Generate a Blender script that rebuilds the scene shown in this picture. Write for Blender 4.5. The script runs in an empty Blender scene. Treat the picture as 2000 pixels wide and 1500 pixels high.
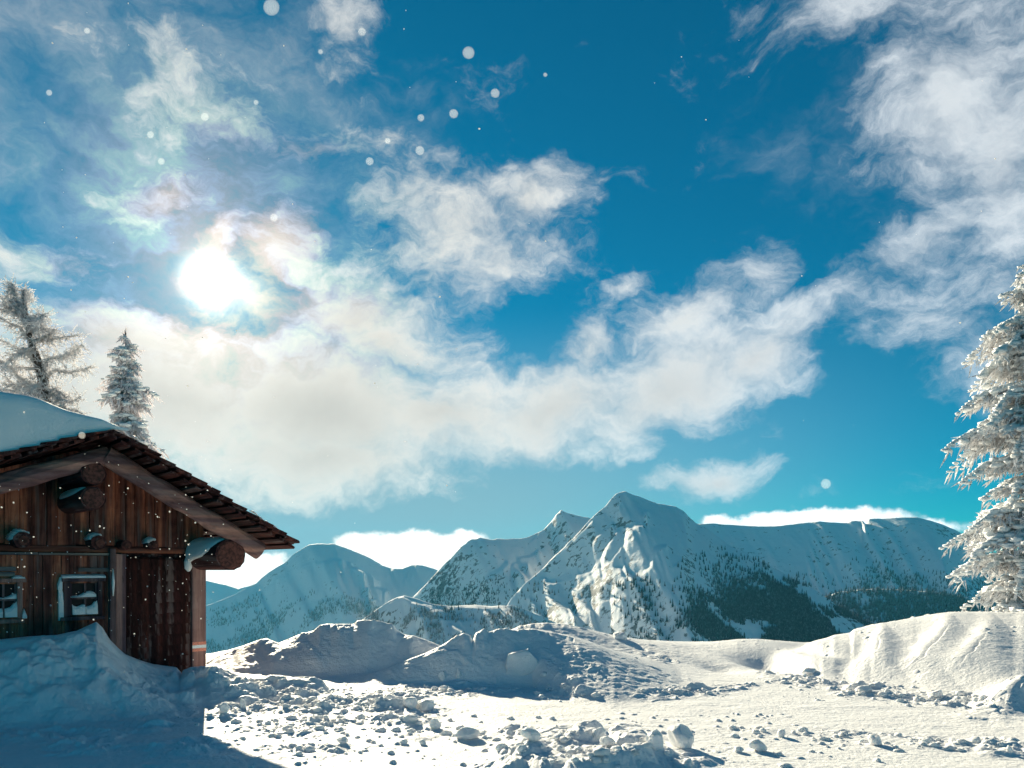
import bpy, math, random
import numpy as np
from mathutils import Vector, Matrix
R = math.radians
scene = bpy.context.scene
COL = scene.collection

# ------------------------------------------------------------------ camera, sky, sun, exposure
EYE, F = 2.0, 1500.0            # eye height in metres, focal length in photo pixels (level camera, shifted lens)
cam_d = bpy.data.cameras.new("camera")
cam_d.sensor_width = 36.0
cam_d.lens = 27.0
cam_d.shift_y = 0.18
cam_d.clip_start = 0.05
cam_d.clip_end = 60000.0
cam = bpy.data.objects.new("camera", cam_d)
cam.location = (0, 0, EYE)
cam.rotation_euler = (R(90), 0, 0)
COL.objects.link(cam)
scene.camera = cam

SUN_AZ, SUN_EL = R(-21.5), R(19.2)        # left of the view axis, low
SUN = np.array([math.sin(SUN_AZ) * math.cos(SUN_EL), math.cos(SUN_AZ) * math.cos(SUN_EL), math.sin(SUN_EL)])
sd = bpy.data.lights.new("sun", 'SUN')
sd.energy = 5.0
sd.angle = R(0.5)
sd.color = (1.0, 0.88, 0.64)
so = bpy.data.objects.new("sun", sd)
so.rotation_euler = Vector(SUN).to_track_quat('Z', 'Y').to_euler()
so.location = (-30, 60, 40)
COL.objects.link(so)

scene.view_settings.view_transform = 'Standard'
scene.view_settings.look = 'None'
scene.view_settings.exposure = 1.12
scene.view_settings.gamma = 1.0
scene.view_settings.use_curve_mapping = False
scene.cycles.max_bounces = 6
scene.cycles.diffuse_bounces = 3
scene.cycles.volume_bounces = 0
scene.cycles.use_denoising = True
SKY_TINT = (0.004, 0.535, 0.64)
SKY_STRENGTH = 0.050

world = bpy.data.worlds.new("World")
scene.world = world
world.use_nodes = True
wn, wl = world.node_tree.nodes, world.node_tree.links
wn.clear()


def N(tree, typ, **kw):
    n = tree.nodes.new(typ)
    for k, v in kw.items():
        setattr(n, k, v)
    return n


def setin(tree, node, idx, v):
    if isinstance(v, bpy.types.NodeSocket):
        tree.links.new(v, node.inputs[idx])
    else:
        node.inputs[idx].default_value = v


def M(tree, op, a, b=None, c=None, clamp=False):
    n = N(tree, 'ShaderNodeMath', operation=op)
    n.use_clamp = clamp
    setin(tree, n, 0, a)
    if b is not None:
        setin(tree, n, 1, b)
    if c is not None:
        setin(tree, n, 2, c)
    return n.outputs[0]


def VM(tree, op, a, b=None):
    n = N(tree, 'ShaderNodeVectorMath', operation=op)
    setin(tree, n, 0, a)
    if b is not None:
        setin(tree, n, 1, b)
    return n.outputs['Value'] if op in ('DOT_PRODUCT', 'LENGTH') else n.outputs[0]


def smooth(tree, v, a, b, lo=0.0, hi=1.0):
    n = N(tree, 'ShaderNodeMapRange', interpolation_type='SMOOTHSTEP')
    setin(tree, n, 0, v)
    for i, q in zip((1, 2, 3, 4), (a, b, lo, hi)):
        n.inputs[i].default_value = q
    return n.outputs[0]


def noise(tree, vec, scale, detail=4.0, rough=0.5, dist=0.0, color=False):
    n = N(tree, 'ShaderNodeTexNoise')
    if vec is not None:
        tree.links.new(vec, n.inputs['Vector'])
    n.inputs['Scale'].default_value = scale
    n.inputs['Detail'].default_value = detail
    n.inputs['Roughness'].default_value = rough
    n.inputs['Distortion'].default_value = dist
    return n.outputs['Color' if color else 'Fac']


def mixc(tree, fac, a, b, blend='MIX'):
    n = N(tree, 'ShaderNodeMix', data_type='RGBA', blend_type=blend)
    setin(tree, n, 0, fac)
    for i, v in ((6, a), (7, b)):
        if isinstance(v, (tuple, list)) and len(v) == 3:
            v = (*v, 1)
        setin(tree, n, i, v)
    return n.outputs[2]


def build_world():
    t = world.node_tree
    sky = N(t, 'ShaderNodeTexSky', sky_type='NISHITA')
    sky.sun_disc = False
    sky.sun_elevation = SUN_EL
    sky.sun_rotation = SUN_AZ
    sky.altitude = 1800
    sky.air_density = 1.0
    sky.dust_density = 0.25
    sky.ozone_density = 2.0
    base = mixc(t, 1.0, sky.outputs[0], SKY_TINT, 'MULTIPLY')
    tc = N(t, 'ShaderNodeTexCoord')
    d = VM(t, 'NORMALIZE', tc.outputs['Generated'])
    sep = N(t, 'ShaderNodeSeparateXYZ')
    t.links.new(d, sep.inputs[0])
    az = M(t, 'ARCTAN2', sep.outputs[0], sep.outputs[1])
    el = M(t, 'ARCSINE', sep.outputs[2])
    cmb = N(t, 'ShaderNodeCombineXYZ')
    t.links.new(az, cmb.inputs[0])
    t.links.new(el, cmb.inputs[1])
    # warp the sky coordinates so that the cloud banks get torn, wispy outlines
    w1 = VM(t, 'SUBTRACT', noise(t, d, 5.0, 5.0, 0.6, 0.0, True), (0.5, 0.5, 0.5))
    s1 = N(t, 'ShaderNodeVectorMath', operation='SCALE')
    t.links.new(w1, s1.inputs[0])
    s1.inputs[3].default_value = 0.12
    w2 = VM(t, 'SUBTRACT', noise(t, d, 22.0, 5.0, 0.65, 0.0, True), (0.5, 0.5, 0.5))
    s2 = N(t, 'ShaderNodeVectorMath', operation='SCALE')
    t.links.new(w2, s2.inputs[0])
    s2.inputs[3].default_value = 0.022
    P = VM(t, 'ADD', VM(t, 'ADD', cmb.outputs[0], s1.outputs[0]), s2.outputs[0])
    P2 = VM(t, 'ADD', cmb.outputs[0], s2.outputs[0])

    def blobs(lst, vec):
        tot = None
        for x, y, a, b, rot, w in lst:
            rx, rz = (x - 1000) / F, (1110 - y) / F
            caz, cel = math.atan(rx), math.atan(rz / math.hypot(1, rx))
            mp = N(t, 'ShaderNodeMapping', vector_type='TEXTURE')
            t.links.new(vec, mp.inputs[0])
            mp.inputs['Location'].default_value = (caz, cel, 0)
            mp.inputs['Rotation'].default_value = (0, 0, R(rot))
            mp.inputs['Scale'].default_value = (a / F, b / F, 1)
            # the third axis must not count
            fl = VM(t, 'MULTIPLY', mp.outputs[0], (1, 1, 0))
            g = N(t, 'ShaderNodeTexGradient', gradient_type='SPHERICAL')
            t.links.new(fl, g.inputs[0])
            v = M(t, 'MULTIPLY', M(t, 'POWER', g.outputs[1], 0.7), w)
            tot = v if tot is None else M(t, 'MAXIMUM', tot, v)
        return tot
    thick = blobs([
        (60, 760, 330, 190, 0, 1.0), (330, 770, 420, 190, -4, 1.1), (640, 800, 430, 190, -4, 1.15),
        (620, 880, 430, 110, -3, 1.0), (860, 830, 360, 120, 4, 1.05),
        (1090, 800, 300, 110, 14, 1.0), (1310, 745, 300, 120, 20, 1.0), (1480, 690, 170, 90, 24, 0.9),
        (1330, 620, 230, 70, 24, 0.72), (1490, 540, 110, 60, 45, 0.62), (1140, 690, 120, 80, 40, 0.75),
        (700, 640, 260, 110, -10, 0.95), (470, 585, 170, 90, -10, 0.9), (850, 560, 130, 100, 60, 0.62),
        (900, 460, 340, 140, 12, 0.72), (1060, 410, 190, 90, 30, 0.74), (780, 400, 190, 90, 20, 0.64), (980, 520, 220, 90, 20, 0.64), (1230, 560, 60, 30, 20, .5),
        (540, 500, 150, 100, 60, 0.85), (440, 470, 120, 60, 30, 0.7), (330, 380, 200, 70, 20, .66),
        (250, 660, 300, 90, 0, 0.95), (760, 690, 240, 90, -8, 0.95), (620, 590, 150, 80, -20, 0.75),
        (1390, 922, 150, 56, 6, 1.0), (1870, 220, 290, 210, -50, 0.76), (1960, 300, 180, 270, 0, 0.80),
        (1780, 480, 330, 70, 28, 0.68), (690, 40, 110, 170, 10, 0.55), (1640, 40, 260, 110, -10, 0.6),
        (420, 230, 330, 130, -12, 0.62), (600, 280, 240, 70, 6, 0.66), (350, 130, 170, 90, -30, 0.6),
        (1800, 640, 220, 110, -20, 0.58), (1960, 690, 180, 110, 0, 0.55), (60, 500, 200, 90, 10, 0.6),
        (1950, 560, 170, 110, 30, 0.55),
    ], P)
    low = blobs([
        (790, 1085, 200, 62, 0, 1.0), (700, 1068, 90, 36, -8, 0.9), (880, 1068, 110, 40, 6, 0.95),
        (480, 1120, 140, 50, 8, 1.0), (1560, 1030, 280, 44, 2, 0.95), (1810, 1030, 130, 26, 0, 0.7),
        (1400, 1026, 60, 24, -20, 0.7),
    ], P2)
    veil = blobs([(330, 330, 720, 520, -10, 1.0), (250, 700, 800, 380, 0, 1.0), (1950, 200, 520, 460, -30, 0.75)], P)
    # wispy detail, drawn out along a slope like wind-torn cloud
    mp = N(t, 'ShaderNodeMapping')
    t.links.new(P, mp.inputs[0])
    mp.inputs['Rotation'].default_value = (0, 0, R(-28))
    mp.inputs['Scale'].default_value = (1.0, 1.9, 1.0)
    f1 = noise(t, mp.outputs[0], 8.0, 10.0, 0.66)
    f2 = noise(t, P, 3.2, 4.0, 0.5)
    dens = M(t, 'ADD', thick, M(t, 'MULTIPLY', M(t, 'SUBTRACT', f1, 0.5), smooth(t, thick, 0.35, 0.95, 1.9, 1.05)))
    dens = M(t, 'ADD', dens, M(t, 'MULTIPLY', M(t, 'SUBTRACT', f2, 0.5), 0.5))
    op1 = smooth(t, dens, 0.12, 1.0, 0.0, 0.98)
    dl = M(t, 'ADD', low, M(t, 'MULTIPLY', M(t, 'SUBTRACT', noise(t, d, 26.0, 7.0, 0.55), 0.5), 0.8))
    op2 = smooth(t, dl, 0.28, 0.52, 0.0, 0.97)
    dv = M(t, 'ADD', M(t, 'MULTIPLY', veil, 0.55), M(t, 'MULTIPLY', M(t, 'SUBTRACT', f1, 0.5), 0.9))
    op3 = smooth(t, dv, 0.14, 0.95, 0.0, 0.60)
    # everything outside the photograph's part of the sky: scattered soft clouds
    away = smooth(t, M(t, 'ABSOLUTE', az), 0.75, 1.1)
    op4 = M(t, 'MULTIPLY', away, smooth(t, f2, 0.5, 0.75, 0.0, 0.15))
    op = M(t, 'MAXIMUM', M(t, 'MAXIMUM', op1, op3), M(t, 'MAXIMUM', op2, op4))
    above = smooth(t, el, -0.12, -0.02)
    op = M(t, 'MULTIPLY', op, above)
    # sunlight in the air and through the cloud around the sun
    cs = VM(t, 'DOT_PRODUCT', d, tuple(float(q) for q in SUN))
    ang = M(t, 'ARCCOSINE', M(t, 'MINIMUM', cs, 0.99999))
    g_wide = M(t, 'EXPONENT', M(t, 'MULTIPLY', ang, -4.2))
    g_mid = M(t, 'EXPONENT', M(t, 'MULTIPLY', ang, -16.0))
    g_tight = M(t, 'EXPONENT', M(t, 'MULTIPLY', ang, -34.0))
    g_core = M(t, 'EXPONENT', M(t, 'MULTIPLY', M(t, 'MULTIPLY', ang, ang), -3000.0))
    # cloud body: bright rims, greyer thick undersides
    core = smooth(t, dens, 0.50, 1.45, 1.34, 0.78)
    lum = M(t, 'ADD', 0.325, M(t, 'MULTIPLY', g_wide, 0.03))
    lum = M(t, 'ADD', lum, M(t, 'MULTIPLY', g_mid, 0.34))
    lum = M(t, 'MULTIPLY', lum, core)
    lum = M(t, 'MULTIPLY', lum, smooth(t, f1, 0.25, 0.75, 0.82, 1.12))
    lowlum = M(t, 'ADD', M(t, 'MULTIPLY', lum, 1.0), M(t, 'MULTIPLY', op2, 0.30))
    lum = M(t, 'MAXIMUM', lum, M(t, 'MULTIPLY', lowlum, smooth(t, op2, 0, 0.3)))
    # iridescence of thin cloud close to the sun
    ir = N(t, 'ShaderNodeValToRGB')
    e = ir.color_ramp.elements
    e[0].position, e[0].color = 0.0, (0.80, 1.0, 0.98, 1)
    e[1].position, e[1].color = 1.0, (0.90, 0.98, 1.0, 1)
    for p_, c_ in ((0.25, (1.0, 0.93, 0.70, 1)), (0.42, (1.0, 0.70, 0.55, 1)), (0.58, (0.85, 0.78, 1.0, 1)), (0.75, (0.72, 1.0, 0.86, 1))):
        q = ir.color_ramp.elements.new(p_)
        q.color = c_
    ph = M(t, 'FRACT', M(t, 'ADD', M(t, 'MULTIPLY', ang, 3.0), M(t, 'MULTIPLY', f1, 2.4)))
    t.links.new(ph, ir.inputs[0])
    irf = M(t, 'MULTIPLY', smooth(t, ang, 0.33, 0.05), smooth(t, dens, 1.0, 0.4), clamp=True)
    warm = mixc(t, smooth(t, ang, 0.9, 0.05), (0.90, 0.955, 1.0), (1.0, 0.955, 0.86))
    ccol = mixc(t, M(t, 'MULTIPLY', irf, 1.0), warm, mixc(t, 1.0, warm, ir.outputs[0], 'MULTIPLY'))
    cloud = N(t, 'ShaderNodeVectorMath', operation='SCALE')
    t.links.new(ccol, cloud.inputs[0])
    t.links.new(lum, cloud.inputs[3])
    # clear sky with its glow
    skyv = N(t, 'ShaderNodeVectorMath', operation='SCALE')
    t.links.new(base, skyv.inputs[0])
    skyv.inputs[3].default_value = SKY_STRENGTH
    pale = M(t, 'MULTIPLY', smooth(t, el, 0.34, 0.05, 0.0, 1.0), smooth(t, ang, 0.95, 0.35))
    skyp = mixc(t, pale, skyv.outputs[0], (0.120, 0.205, 0.245))
    fin = mixc(t, op, skyp, cloud.outputs[0])
    gl = N(t, 'ShaderNodeVectorMath', operation='SCALE')
    gl.inputs[0].default_value = (1.0, 0.93, 0.78)
    glow = M(t, 'ADD', M(t, 'MULTIPLY', g_core, 3.0), M(t, 'ADD', M(t, 'MULTIPLY', g_tight, 0.24), M(t, 'MULTIPLY', g_mid, 0.07)))
    t.links.new(glow, gl.inputs[3])
    fin = VM(t, 'ADD', fin, gl.outputs[0])
    bg = N(t, 'ShaderNodeBackground')
    t.links.new(fin, bg.inputs[0])
    bg.inputs[1].default_value = 1.0
    out = N(t, 'ShaderNodeOutputWorld')
    t.links.new(bg.outputs[0], out.inputs[0])


build_world()
world.cycles.sampling_method = 'MANUAL'
world.cycles.sample_map_resolution = 512

# ------------------------------------------------------------------ helpers
rng = np.random.default_rng(7)
random.seed(7)


def tag(o, label=None, cat=None, group=None, kind=None):
    if label:
        o['label'] = label
    if cat:
        o['category'] = cat
    if group:
        o['group'] = group
    if kind:
        o['kind'] = kind
    return o


def empty(name, loc, rz=0.0):
    o = bpy.data.objects.new(name, None)
    o.empty_display_size = 0.3
    o.location = loc
    o.rotation_euler = (0, 0, rz)
    COL.objects.link(o)
    return o


def mesh_np(name, V, Fq, mat, parent=None, smooth_=True):
    """mesh from numpy arrays; Fq is (n,3) or (n,4)"""
    me = bpy.data.meshes.new(name)
    V = np.asarray(V, np.float32)
    Fq = np.asarray(Fq, np.int32)
    me.vertices.add(len(V))
    me.vertices.foreach_set("co", V.ravel())
    k = Fq.shape[1]
    me.loops.add(Fq.size)
    me.loops.foreach_set("vertex_index", Fq.ravel())
    me.polygons.add(len(Fq))
    me.polygons.foreach_set("loop_start", np.arange(0, Fq.size, k, dtype=np.int32))
    me.polygons.foreach_set("loop_total", np.full(len(Fq), k, np.int32))
    me.update(calc_edges=True)
    me.validate()
    me.polygons.foreach_set("use_smooth", np.full(len(me.polygons), smooth_))
    me.materials.append(mat)
    o = bpy.data.objects.new(name, me)
    COL.objects.link(o)
    if parent is not None:
        o.parent = parent
    return o


class MB:
    def __init__(self):
        self.v, self.f = [], []

    def add(self, vs, fs):
        b = len(self.v)
        self.v += [tuple(p) for p in vs]
        self.f += [tuple(b + i for i in q) for q in fs]

    def box(self, x0, x1, y0, y1, z0, z1, jit=0.0, mat=None):
        if x0 > x1:
            x0, x1 = x1, x0
        vs = [Vector((x, y, z)) for x in (x0, x1) for y in (y0, y1) for z in (z0, z1)]
        if jit:
            vs = [v + Vector((random.uniform(-jit, jit), random.uniform(-jit, jit) * .4, random.uniform(-jit, jit))) for v in vs]
        if mat is not None:
            vs = [mat @ v for v in vs]
        self.add(vs, [(0, 1, 3, 2), (4, 6, 7, 5), (0, 4, 5, 1), (2, 3, 7, 6), (0, 2, 6, 4), (1, 5, 7, 3)])

    def tube(self, pts, rad, n=8, cap=True, wob=0.0, flat=1.0):
        pts = [Vector(p) for p in pts]
        ph = [random.uniform(0.5, 1.5) for _ in range(n)]
        rings = []
        for i, p in enumerate(pts):
            d = (pts[min(i + 1, len(pts) - 1)] - pts[max(i - 1, 0)])
            if d.length < 1e-9:
                d = Vector((0, 0, 1))
            d.normalize()
            a = Vector((0, 0, 1)) if abs(d.z) < 0.9 else Vector((1, 0, 0))
            s = d.cross(a).normalized()
            u = s.cross(d)
            r = rad[i] if isinstance(rad, (list, tuple)) else rad
            rings.append([p + (s * math.cos(k * 2 * math.pi / n) + u * math.sin(k * 2 * math.pi / n) * flat) * r * (1 + wob * (ph[k] - 1) + wob * .5 * random.uniform(-1, 1)) for k in range(n)])
        vs = [q for r_ in rings for q in r_]
        fs = []
        for i in range(len(pts) - 1):
            for k in range(n):
                a, b = i * n + k, i * n + (k + 1) % n
                fs.append((a, a + n, b + n, b))
        if cap:
            fs.append(tuple(range(n)))
            fs.append(tuple(reversed(range((len(pts) - 1) * n, len(pts) * n))))
        self.add(vs, fs)

    def build(self, name, mat, parent=None, smooth_=False, bevel=0.0):
        me = bpy.data.meshes.new(name)
        me.from_pydata(self.v, [], self.f)
        me.update()
        me.validate()
        if smooth_:
            me.polygons.foreach_set("use_smooth", [True] * len(me.polygons))
        me.materials.append(mat)
        o = bpy.data.objects.new(name, me)
        COL.objects.link(o)
        if parent is not None:
            o.parent = parent
        if bevel:
            b = o.modifiers.new("bevel", 'BEVEL')
            b.width = bevel
            b.segments = 2
            b.limit_method = 'ANGLE'
        return o


# -- vectorised noise
def h2(ix, iy, seed):
    n = (ix.astype(np.int64) * 374761393 + iy.astype(np.int64) * 668265263 + seed * 1442695041) & 0xFFFFFFFF
    n = ((n ^ (n >> 13)) * 1274126177) & 0xFFFFFFFF
    n = ((n ^ (n >> 16)) * 2246822519) & 0xFFFFFFFF
    return ((n ^ (n >> 15)) & 0xFFFFFF) / float(0xFFFFFF)


def vn(x, y, seed=0):
    ix, iy = np.floor(x), np.floor(y)
    fx, fy = x - ix, y - iy
    fx = fx * fx * fx * (fx * (fx * 6 - 15) + 10)
    fy = fy * fy * fy * (fy * (fy * 6 - 15) + 10)
    a, b = h2(ix, iy, seed), h2(ix + 1, iy, seed)
    c, d = h2(ix, iy + 1, seed), h2(ix + 1, iy + 1, seed)
    return (a + (b - a) * fx) * (1 - fy) + (c + (d - c) * fx) * fy


def fbm(x, y, seed=0, oct=5, gain=0.5, lac=2.03):
    s, a, t = 0.0, 1.0, 0.0
    x, y = np.asarray(x, float), np.asarray(y, float)
    for o in range(oct):
        xr = x * 0.8 - y * 0.6
        yr = x * 0.6 + y * 0.8
        s = s + a * (vn(xr, yr, seed + o * 17) - 0.5)
        t += a
        a *= gain
        x, y = xr * lac + 3.1, yr * lac + 7.7
    return s / t * 2.0


def ridged(x, y, seed=0, oct=4):
    s, a, t = 0.0, 1.0, 0.0
    for o in range(oct):
        s = s + a * (1 - np.abs(vn(x, y, seed + o * 31) * 2 - 1))
        t += a
        a *= 0.5
        x, y = (x * 0.8 - y * 0.6) * 2.03, (x * 0.6 + y * 0.8) * 2.03
    return s / t


def lumps(x, y, cell, seed, prob=0.6, rmin=0.2, rmax=0.55, flat=0.8):
    """rounded clods: one per cell at random, as height"""
    gx, gy = x / cell, y / cell
    ix, iy = np.floor(gx), np.floor(gy)
    out = np.zeros_like(gx)
    for dx in (-1, 0, 1):
        for dy in (-1, 0, 1):
            jx, jy = ix + dx, iy + dy
            cx = jx + h2(jx, jy, seed)
            cy = jy + h2(jx, jy, seed + 5)
            r = rmin + (rmax - rmin) * h2(jx, jy, seed + 9) ** 1.6
            on = h2(jx, jy, seed + 13) < prob
            st = 0.7 + 0.8 * h2(jx, jy, seed + 21)
            q = ((gx - cx) ** 2 * st + (gy - cy) ** 2 / st) / (r * r)
            hh = np.where(on, np.sqrt(np.clip(1 - q, 0, 1)) * r * flat * (0.5 + 0.5 * h2(jx, jy, seed + 33)), 0)
            out = np.maximum(out, hh)
    return out * cell


def ip(px, pts):
    a = np.array(pts, float)
    return np.interp(px, a[:, 0], a[:, 1])


# ------------------------------------------------------------------ materials
def new_mat(name):
    m = bpy.data.materials.new(name)
    m.use_nodes = True
    t = m.node_tree
    b = t.nodes['Principled BSDF']
    return m, t, b


def coords(t, kind='Object'):
    return N(t, 'ShaderNodeTexCoord').outputs[kind]


def bump(t, b, h, strength, dist):
    n = N(t, 'ShaderNodeBump')
    n.inputs['Strength'].default_value = strength
    n.inputs['Distance'].default_value = dist
    t.links.new(h, n.inputs['Height'])
    t.links.new(n.outputs[0], b.inputs['Normal'])
    return n


def snow_mat(name, fine=1.0, sss=0.0):
    m, t, b = new_mat(name)
    c = coords(t)
    n1 = noise(t, c, 2.2, 4, 0.5)
    col = mixc(t, n1, (0.86, 0.88, 0.90), (0.93, 0.935, 0.94))
    t.links.new(col, b.inputs['Base Color'])
    b.inputs['Roughness'].default_value = 0.55
    b.inputs['Specular IOR Level'].default_value = 0.15
    n2 = noise(t, c, 16.0 * fine, 6, 0.62)
    n3 = noise(t, c, 130.0 * fine, 3, 0.6)
    h = M(t, 'ADD', n2, M(t, 'MULTIPLY', n3, 0.22))
    bump(t, b, h, 0.6, 0.04)
    if sss:
        b.inputs['Subsurface Weight'].default_value = sss
        b.inputs['Subsurface Radius'].default_value = (0.06, 0.07, 0.08)
        b.inputs['Subsurface Scale'].default_value = 1.0
    return m


MAT_SNOW = snow_mat("snow")
MAT_ROOF_SNOW = snow_mat("roof_snow", 0.6)
MAT_CHUNK = snow_mat("snow_chunk", 2.0, 0.3)


def wood_mat(name, cols, grain_axis='z', rough=0.85, scale=1.0, knots=True, dark=1.0):
    """weathered wood; grain runs along the given object axis"""
    m, t, b = new_mat(name)
    c = coords(t)
    sc = {'z': (14, 14, 0.9), 'x': (0.9, 14, 14), 'y': (14, 0.9, 14)}[grain_axis]
    mp = N(t, 'ShaderNodeMapping')
    t.links.new(c, mp.inputs[0])
    dark = dark * 1.3
    mp.inputs['Scale'].default_value = [q * scale for q in sc]
    g1 = noise(t, mp.outputs[0], 1.0, 8, 0.65, 0.4)
    g2 = noise(t, mp.outputs[0], 4.5, 5, 0.7)
    big = noise(t, c, 2.6, 4, 0.6)
    r = N(t, 'ShaderNodeValToRGB')
    e = r.color_ramp.elements
    e[0].position, e[0].color = 0.28, (*[q * dark for q in cols[0]], 1)
    e[1].position, e[1].color = 0.74, (*[q * dark for q in cols[-1]], 1)
    for i, cc in enumerate(cols[1:-1]):
        q = e.new(0.28 + 0.46 * (i + 1) / (len(cols) - 1))
        q.color = (*[w * dark for w in cc], 1)
    v = M(t, 'ADD', M(t, 'MULTIPLY', g1, 0.62), M(t, 'MULTIPLY', big, 0.38))
    t.links.new(v, r.inputs[0])
    # per-board tone, from the broad stripes across the grain
    ob = N(t, 'ShaderNodeMapping')
    t.links.new(c, ob.inputs[0])
    ob.inputs['Scale'].default_value = {'z': (6.5, 1, 0.12), 'x': (0.12, 1, 6.5), 'y': (6.5, 0.12, 6.5)}[grain_axis]
    tone = noise(t, ob.outputs[0], 1.0, 1.5, 0.5)
    colr = mixc(t, smooth(t, tone, 0.38, 0.58), r.outputs[0], mixc(t, 1.0, r.outputs[0], (0.34, 0.36, 0.48), 'MULTIPLY'))
    colr = mixc(t, smooth(t, g2, 0.60, 0.72, 0, 0.8), colr, (0.012, 0.007, 0.006))
    if knots:
        grey = smooth(t, noise(t, mp.outputs[0], 0.8, 5, 0.6), 0.52, 0.66, 0, 0.6)
        colr = mixc(t, grey, colr, (0.17 * dark, 0.12 * dark, 0.11 * dark))
    t.links.new(colr, b.inputs['Base Color'])
    b.inputs['Roughness'].default_value = rough
    b.inputs['Specular IOR Level'].default_value = 0.2
    bump(t, b, M(t, 'ADD', g1, M(t, 'MULTIPLY', g2, 0.6)), 0.8, 0.02)
    return m


RB = [(0.045, 0.012, 0.009), (0.17, 0.050, 0.032), (0.42, 0.15, 0.085), (0.42, 0.21, 0.16)]
MAT_BOARD = wood_mat("board_wood", RB, 'z')
MAT_BEAMX = wood_mat("beam_wood", RB, 'x', dark=0.8)
MAT_LOGY = wood_mat("log_wood", [(0.03, 0.010, 0.010), (0.09, 0.03, 0.026), (0.18, 0.07, 0.055)], 'y')
MAT_POST = wood_mat("post_wood", [(0.10, 0.050, 0.046), (0.30, 0.16, 0.135), (0.50, 0.31, 0.26)], 'z')
MAT_POST_DARK = wood_mat("dark_post_wood", [(0.04, 0.024, 0.026), (0.12, 0.075, 0.075), (0.26, 0.19, 0.19)], 'z')
MAT_RAFTER = wood_mat("rafter_wood", [(0.13, 0.055, 0.045), (0.42, 0.21, 0.16), (0.66, 0.40, 0.31)], 'x')
MAT_SHINGLE = wood_mat("shingle_wood", [(0.014, 0.005, 0.004), (0.055, 0.014, 0.010), (0.20, 0.05, 0.035)], 'z')
MAT_ROOFWOOD = wood_mat("roof_wood", [(0.020, 0.007, 0.006), (0.085, 0.024, 0.018), (0.34, 0.11, 0.08)], 'y')
MAT_GREYBOARD = wood_mat("grey_board", [(0.10, 0.09, 0.05), (0.22, 0.20, 0.175), (0.32, 0.29, 0.26)], 'x')


def flat_mat(name, col, rough=0.8, vary=0.15, scale=30.0):
    m, t, b = new_mat(name)
    n = noise(t, coords(t), scale, 4, 0.6)
    c = mixc(t, smooth(t, n, 0.3, 0.7), tuple(q * (1 - vary) for q in col), tuple(min(1, q * (1 + vary)) for q in col))
    t.links.new(c, b.inputs['Base Color'])
    b.inputs['Roughness'].default_value = rough
    return m


def glass_mat():
    m, t, b = new_mat("window_glass")
    b.inputs['Base Color'].default_value = (0.012, 0.010, 0.012, 1)
    b.inputs['Roughness'].default_value = 0.45
    b.inputs['Specular IOR Level'].default_value = 0.15
    bump(t, b, noise(t, coords(t), 6.0, 2, 0.5), 0.1, 0.01)
    return m


MAT_GLASS = glass_mat()
MAT_RED = flat_mat("faded_red_paint", (0.80, 0.27, 0.18), 0.7, 0.25, 60)
MAT_WHITE = flat_mat("faded_white_paint", (0.88, 0.88, 0.86), 0.7, 0.12, 60)
MAT_ENDGRAIN = flat_mat("log_end_wood", (0.11, 0.035, 0.026), 0.9, 0.6, 25)
MAT_ENDPALE = flat_mat("pale_log_end_wood", (0.36, 0.24, 0.14), 0.9, 0.5, 25)


def frost_mat(name, a, bcol, sc=14.0, lo=0.42, hi=0.6, trans=0.0):
    m, t, b = new_mat(name)
    n = noise(t, coords(t), sc, 5, 0.65)
    c = mixc(t, smooth(t, n, lo, hi), a, bcol)
    t.links.new(c, b.inputs['Base Color'])
    b.inputs['Roughness'].default_value = 0.8
    b.inputs['Specular IOR Level'].default_value = 0.2
    if trans:
        tr = N(t, 'ShaderNodeBsdfTranslucent')
        t.links.new(c, tr.inputs[0])
        ms = N(t, 'ShaderNodeMixShader')
        ms.inputs[0].default_value = trans
        t.links.new(b.outputs[0], ms.inputs[1])
        t.links.new(tr.outputs[0], ms.inputs[2])
        t.links.new(ms.outputs[0], t.nodes['Material Output'].inputs[0])
    return m


def mountain_mat(name, rock=0.5, bias=0.0):
    m, t, b = new_mat(name)
    c = coords(t)
    geo = N(t, 'ShaderNodeNewGeometry')
    sp = N(t, 'ShaderNodeSeparateXYZ')
    t.links.new(geo.outputs['Normal'], sp.inputs[0])
    n1 = noise(t, c, 0.035, 8, 0.68, 0.3)
    n0 = noise(t, c, 0.004, 4, 0.55)
    steep = smooth(t, sp.outputs[2], 0.92, 0.62)
    v = M(t, 'ADD', n1, M(t, 'ADD', M(t, 'MULTIPLY', steep, 0.10), M(t, 'MULTIPLY', M(t, 'SUBTRACT', n0, 0.5), 0.45)))
    rk = smooth(t, v, 0.69 - bias, 0.75 - bias, 0, rock)
    snow = mixc(t, n0, (0.84, 0.86, 0.89), (0.90, 0.91, 0.92))
    rc = mixc(t, noise(t, c, 0.15, 4, 0.6), (0.05, 0.05, 0.055), (0.16, 0.15, 0.15))
    t.links.new(mixc(t, rk, snow, rc), b.inputs['Base Color'])
    b.inputs['Roughness'].default_value = 0.7
    b.inputs['Specular IOR Level'].default_value = 0.15
    bump(t, b, M(t, 'ADD', noise(t, c, 0.02, 8, 0.6), M(t, 'MULTIPLY', n1, 0.6)), 0.45, 8.0)
    return m


# ------------------------------------------------------------------ foreground snow field (one sheet)
HUT_K = 1.12                             # metres per drawing unit of the hut
CX, CY = -4.623 * HUT_K, 11.5 * HUT_K    # the hut's visible right corner


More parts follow.
